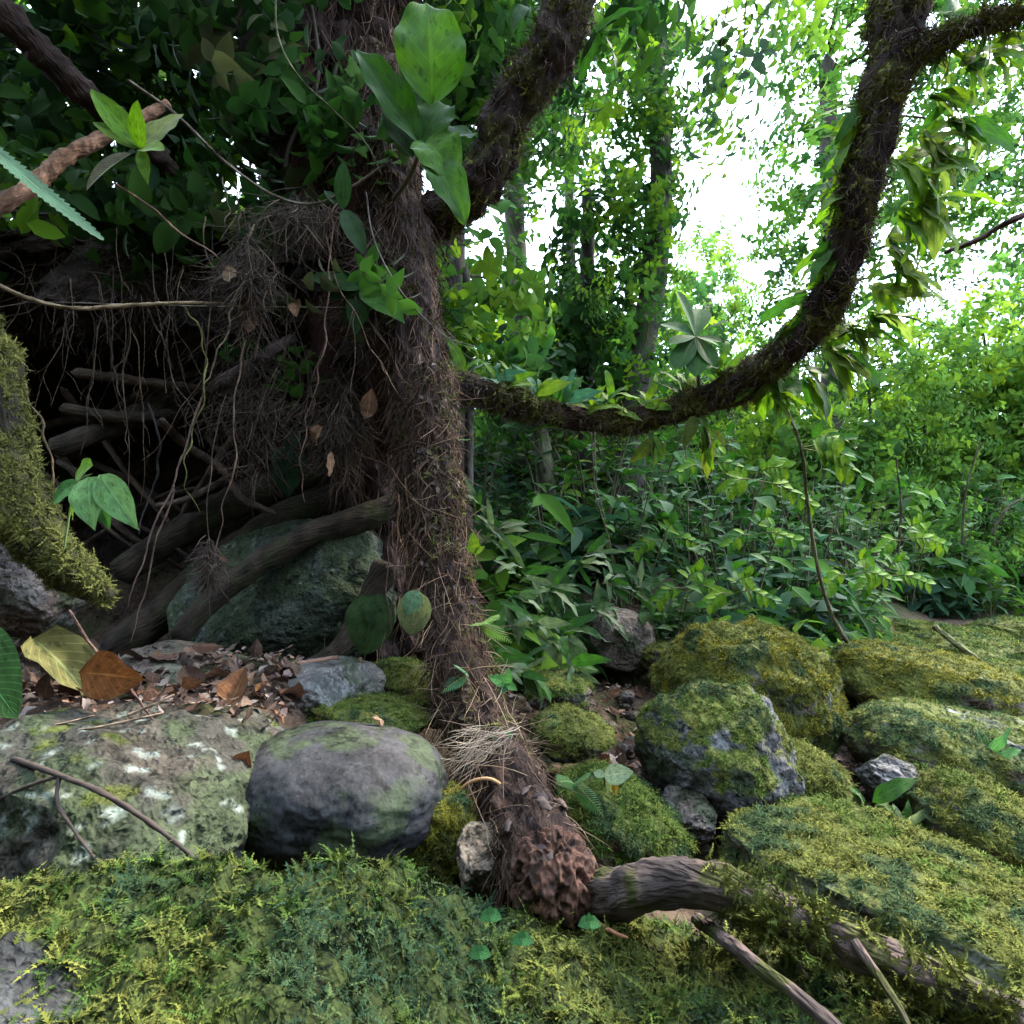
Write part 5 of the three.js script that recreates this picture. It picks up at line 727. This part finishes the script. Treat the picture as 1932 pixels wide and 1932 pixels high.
for (const [u, v, d, sc] of [[700, 700, 14, 1.8], [1100, 760, 16, 2], [1500, 790, 16, 2], [1900, 860, 16, 2], [1300, 900, 14, 1.8], [1700, 950, 13, 1.8], [2150, 900, 13, 1.8], [2100, 500, 11, 1.6]]) tree('far_tree', 'dense far tree closing off the forest behind the slope', [[u, v - 100, d], [u, v + 60, d], [u, v + 250, d]], [0.1, 0.15, 0.2], 'drip', [[u - 80, v + 30, d, 130, 90, 1.5, 130, sc], [u + 90, v + 40, d, 130, 90, 1.5, 130, sc], [u, v + 130, d - 1, 170, 90, 1.5, 160, sc]], [...MIDLEAF, ...FARLEAF], { group: 'far trees of the forest', limb: 0.04 });

// ---------------------------------------------------------------- ground cover and litter
{
  const R = randoms(201), lists = { drip: SPRIG.drip.map(() => []), lance: SPRIG.lance.map(() => []) };
  for (let i = 0; i < 2600; i++) { const d = rr(3.2, 12, R), u = rr(830, 2080, R), p = onGround(u, d, 0.0); if (u > 1640 && d < 6) continue; if (Math.abs(u - 1230) < 110 && d < 3.7) continue; const k = R() < 0.5 ? 'drip' : 'lance', dir = V(rr(-0.6, 0.6, R), rr(0.4, 1, R), rr(-0.2, 0.7, R)), wv = fbm(p.x * 0.9, 2, p.z * 0.9, 3), c = pick(wv > 0.2 ? [...LITLEAF, ...MIDLEAF] : wv > -0.05 ? [...MIDLEAF, [0.03, 0.09, 0.04]] : [...SHADELEAF, [0.02, 0.06, 0.03]], R), s = rr(0.6, 1.2, R) * (1 + 1.2 * sm(0, 0.4, fbm(p.x * 1.3 + 9, 5, p.z * 1.3, 2))); lists[k][i % 3].push({ m: aim(p, dir, s, rr(0, 6, R)), c: C(...c) }); }
  const t = new THREE.Group(); t.name = 'undergrowth'; t.userData = { kind: 'stuff', label: 'dense low ground cover of green leaves over the bank', category: 'undergrowth' }; scene.add(t);
  for (const k of ['drip', 'lance']) lists[k].forEach((l, i) => copies(t, 'foliage', SPRIG[k][i], M.leafMany, l));
}
{ // dead leaves
  const R = randoms(211), geos = Array.from({ length: 8 }, (_, i) => leafGeo(1, ['oval', 'broad', 'drip', 'lance'][i % 4], { seg: 8, across: 3, curl: rr(-1.4, 1.6, R), fold: rr(-0.4, 0.9, R), wave: rr(0.02, 0.06, R), twist: rr(-0.9, 0.9, R), seed: i, side: rr(-0.12, 0.12, R) }));
  const cols = [[0.17, 0.095, 0.06], [0.12, 0.07, 0.05], [0.24, 0.13, 0.07], [0.20, 0.15, 0.13], [0.09, 0.06, 0.05], [0.28, 0.22, 0.19], [0.15, 0.10, 0.085]];
  const top = (x, z) => { let y = groundY(x, z); for (const o of solids) { const q = (x - o.x) / o.rx, w = (z - o.z) / o.rz, k = 1 - q * q - w * w; if (k > 0) y = Math.max(y, o.y + o.ry * Math.sqrt(k) * 0.93); } return y; };
  const solids = [{ x: at(205, 0, 1.5).x, y: at(0, 1545, 1.5).y, z: -1.5, rx: px(300, 1.5), ry: px(185, 1.5), rz: 0.42 }, { x: at(372, 0, 2.15).x, y: at(0, 1292, 2.15).y, z: -2.15, rx: px(150, 2.15), ry: px(42, 2.15), rz: 0.28 }];
  const leaf = (p, L, c, label, group, dir, up) => { const m = tag(add(scene, 'dead_leaf', pick(geos, R), leafMat(c, deadMap, 0.12, 0.05)), label, 'dead leaf', group); m.applyMatrix4(aim(p, dir ?? V(rr(-1, 1, R), rr(-0.2, 0.35, R), rr(-1, 1, R)), L, rr(-0.6, 0.6, R), up ?? V(0, 1, 0))); return m; };
  for (let i = 0; i < 150; i++) { const d = rr(1.68, 2.2, R), u = rr(-60, 540, R), x = (u - 966) / F * d, L = rr(0.05, 0.13, R); leaf(V(x, top(x, -d) + rr(0.0, 0.05, R), -d), L, pick(cols, R), 'curled brown dead leaf in the heap on the shelf before the hollow', 'dead leaves heaped before the hollow'); }
  for (let i = 0; i < 90; i++) { const d = rr(2.0, 3.4, R), u = rr(1090, 1300, R) - (d - 2) * 30, x = (u - 966) / F * d; leaf(V(x, groundY(x, -d) + rr(0.0, 0.03, R), -d), rr(0.05, 0.11, R), pick(cols, R), 'fallen brown leaf on the ground between the log and the boulders', 'fallen leaves between log and boulders'); }
  leaf(at(150, 1270, 1.62), 0.24, [0.33, 0.15, 0.05], 'large orange dead leaf on top of the leaf heap', undefined, V(1, 0.02, 0.15), V(0, 0.8, 0.6)); leaf(at(60, 1205, 1.7), 0.26, [0.30, 0.34, 0.14], 'large fading green fallen leaf on the leaf heap', undefined, V(1, -0.45, 0.3), V(0.1, 0.8, 0.5)); leaf(at(470, 1415, 1.5), 0.12, [0.28, 0.13, 0.07], 'curled rust brown leaf lodged beside the egg shaped boulder', undefined, V(-0.5, -0.8, 0.2), V(0.4, 0.3, 1)); leaf(at(700, 1355, 1.75), 0.06, [0.42, 0.33, 0.26], 'pale fallen leaf on moss behind the egg shaped boulder', undefined, V(1, -0.3, 0.1)); leaf(at(1160, 1475, 1.6), 0.035, [0.55, 0.42, 0.03], 'yellow fallen leaf below the pale leaf pair', undefined, V(0.1, -1, 0.2), V(0, 0.3, 1));
  for (const [u, v, d, L, dir] of [[690, 790, 2.5, 0.14, [0.3, 1, 0.1]], [610, 805, 2.5, 0.10, [-0.6, -0.5, 0.2]], [430, 500, 2.4, 0.12, [0.3, -1, 0.2]], [560, 565, 2.5, 0.09, [0.3, -1, 0]], [625, 850, 2.5, 0.14, [0, -1, 0.2]], [205, 900, 2.5, 0.08, [0, -1, 0.1]], [470, 560, 2.5, 0.16, [0.1, -1, 0]], [415, 1050, 2.33, 0.05, [1, -0.4, 0.2]]]) leaf(at(u, v, d), L, pick([[0.3, 0.2, 0.14], [0.22, 0.17, 0.12], [0.34, 0.24, 0.2]], R), 'shrivelled dead leaf caught in the hanging roots', 'dead leaves caught in the roots', V(...dir), V(0, 0.2, 1));
  // loose fine litter
  const lists = geos.map(() => []);
  for (let i = 0; i < 2600; i++) { let d, u; if (i < 900) { d = rr(1.6, 2.5, R); u = rr(-80, 560, R); } else { d = rr(1.9, 5, R); u = rr(880, 1700, R); } const x = (u - 966) / F * d, c = pick(cols, R), k = rr(0.6, 1.1, R); lists[i % 8].push({ m: aim(V(x, top(x, -d) + rr(0.0, 0.03, R), -d), V(rr(-1, 1, R), rr(-0.2, 0.3, R), rr(-1, 1, R)), rr(0.02, 0.06, R), rr(-0.5, 0.5, R)), c: C(c[0] * k, c[1] * k, c[2] * k) }); }
  const t = new THREE.Group(); t.name = 'leaf_litter'; t.userData = { kind: 'stuff', label: 'fine brown leaf crumbs strewn over the ground', category: 'litter' }; scene.add(t); lists.forEach((l, i) => copies(t, 'litter', geos[i], M.litterMany, l));
  // twigs and stalks
  const twig = (label, pts, r, c, group) => vine('twig', label, pts, r, c, group, 'twig');
  { const t2 = thing('forked_twig', 'dark forked twig lying on the lichen boulder', 'twig', undefined, at(110, 1470, 1.25)); const k = (pts, r, n) => add(t2, n, localise(tubeGeo(pts.map((q) => at(...q)), r, { seg: 50, ring: 9, rough: 0.26, freq: 22 }), t2.position), plain([0.055, 0.042, 0.036], 0.8)); k([[20, 1430, 1.3], [110, 1462, 1.22], [200, 1500, 1.16], [300, 1565, 1.1], [390, 1640, 1.05]], [0.006, 0.0055, 0.003], 'stem'); k([[112, 1462, 1.22], [108, 1510, 1.18], [135, 1560, 1.13], [195, 1640, 1.06]], [0.0045, 0.0035, 0.002], 'side_twig'); k([[108, 1465, 1.22], [60, 1480, 1.21], [-10, 1510, 1.2]], [0.0045, 0.004, 0.003], 'side_twig'); }
  for (const [a, b, c] of [[[20, 1395, 1.42], [170, 1375, 1.42], [310, 1345, 1.45]], [[-20, 1370, 1.45], [80, 1372, 1.45], [180, 1350, 1.46]], [[240, 1350, 1.5], [300, 1325, 1.52], [330, 1310, 1.54]]]) twig('straw coloured dry stalk lying along the leaf heap', [a, b, c], 0.0035, [0.36, 0.27, 0.19], 'dry stalks on the leaf heap');
  twig('thin reddish stem slanting from the slanting stone over the leaf heap', [[130, 1150, 1.75], [170, 1215, 1.68], [230, 1280, 1.6], [290, 1360, 1.5]], 0.004, [0.24, 0.15, 0.12]); twig('splintered pale brown stick at the mouth of the hollow', [[495, 1270, 2.2], [560, 1255, 2.22], [640, 1240, 2.25]], [0.012, 0.014, 0.008], [0.32, 0.19, 0.14]); twig('orange root splinter poking from under the broken end', [[1120, 1735, 1.15], [1150, 1755, 1.1], [1185, 1770, 1.06]], [0.004, 0.004, 0.002], [0.45, 0.22, 0.12]); twig('dark twig half sunk in the moss of the ledge', [[245, 1712, 0.92], [330, 1695, 0.93], [430, 1690, 0.94]], [0.007, 0.007, 0.004], [0.04, 0.035, 0.03]); twig('thin dry stalk slanting over the moss beside the log', [[625, 1735, 0.92], [665, 1705, 0.96], [705, 1680, 1.0]], 0.0018, [0.2, 0.15, 0.11]); twig('brown hanging stem rooted below the dull green leaf', [[680, 1240, 2.28], [685, 1300, 2.2], [678, 1350, 2.12]], 0.008, [0.12, 0.09, 0.05]);
}
renderer.render(scene, camera);
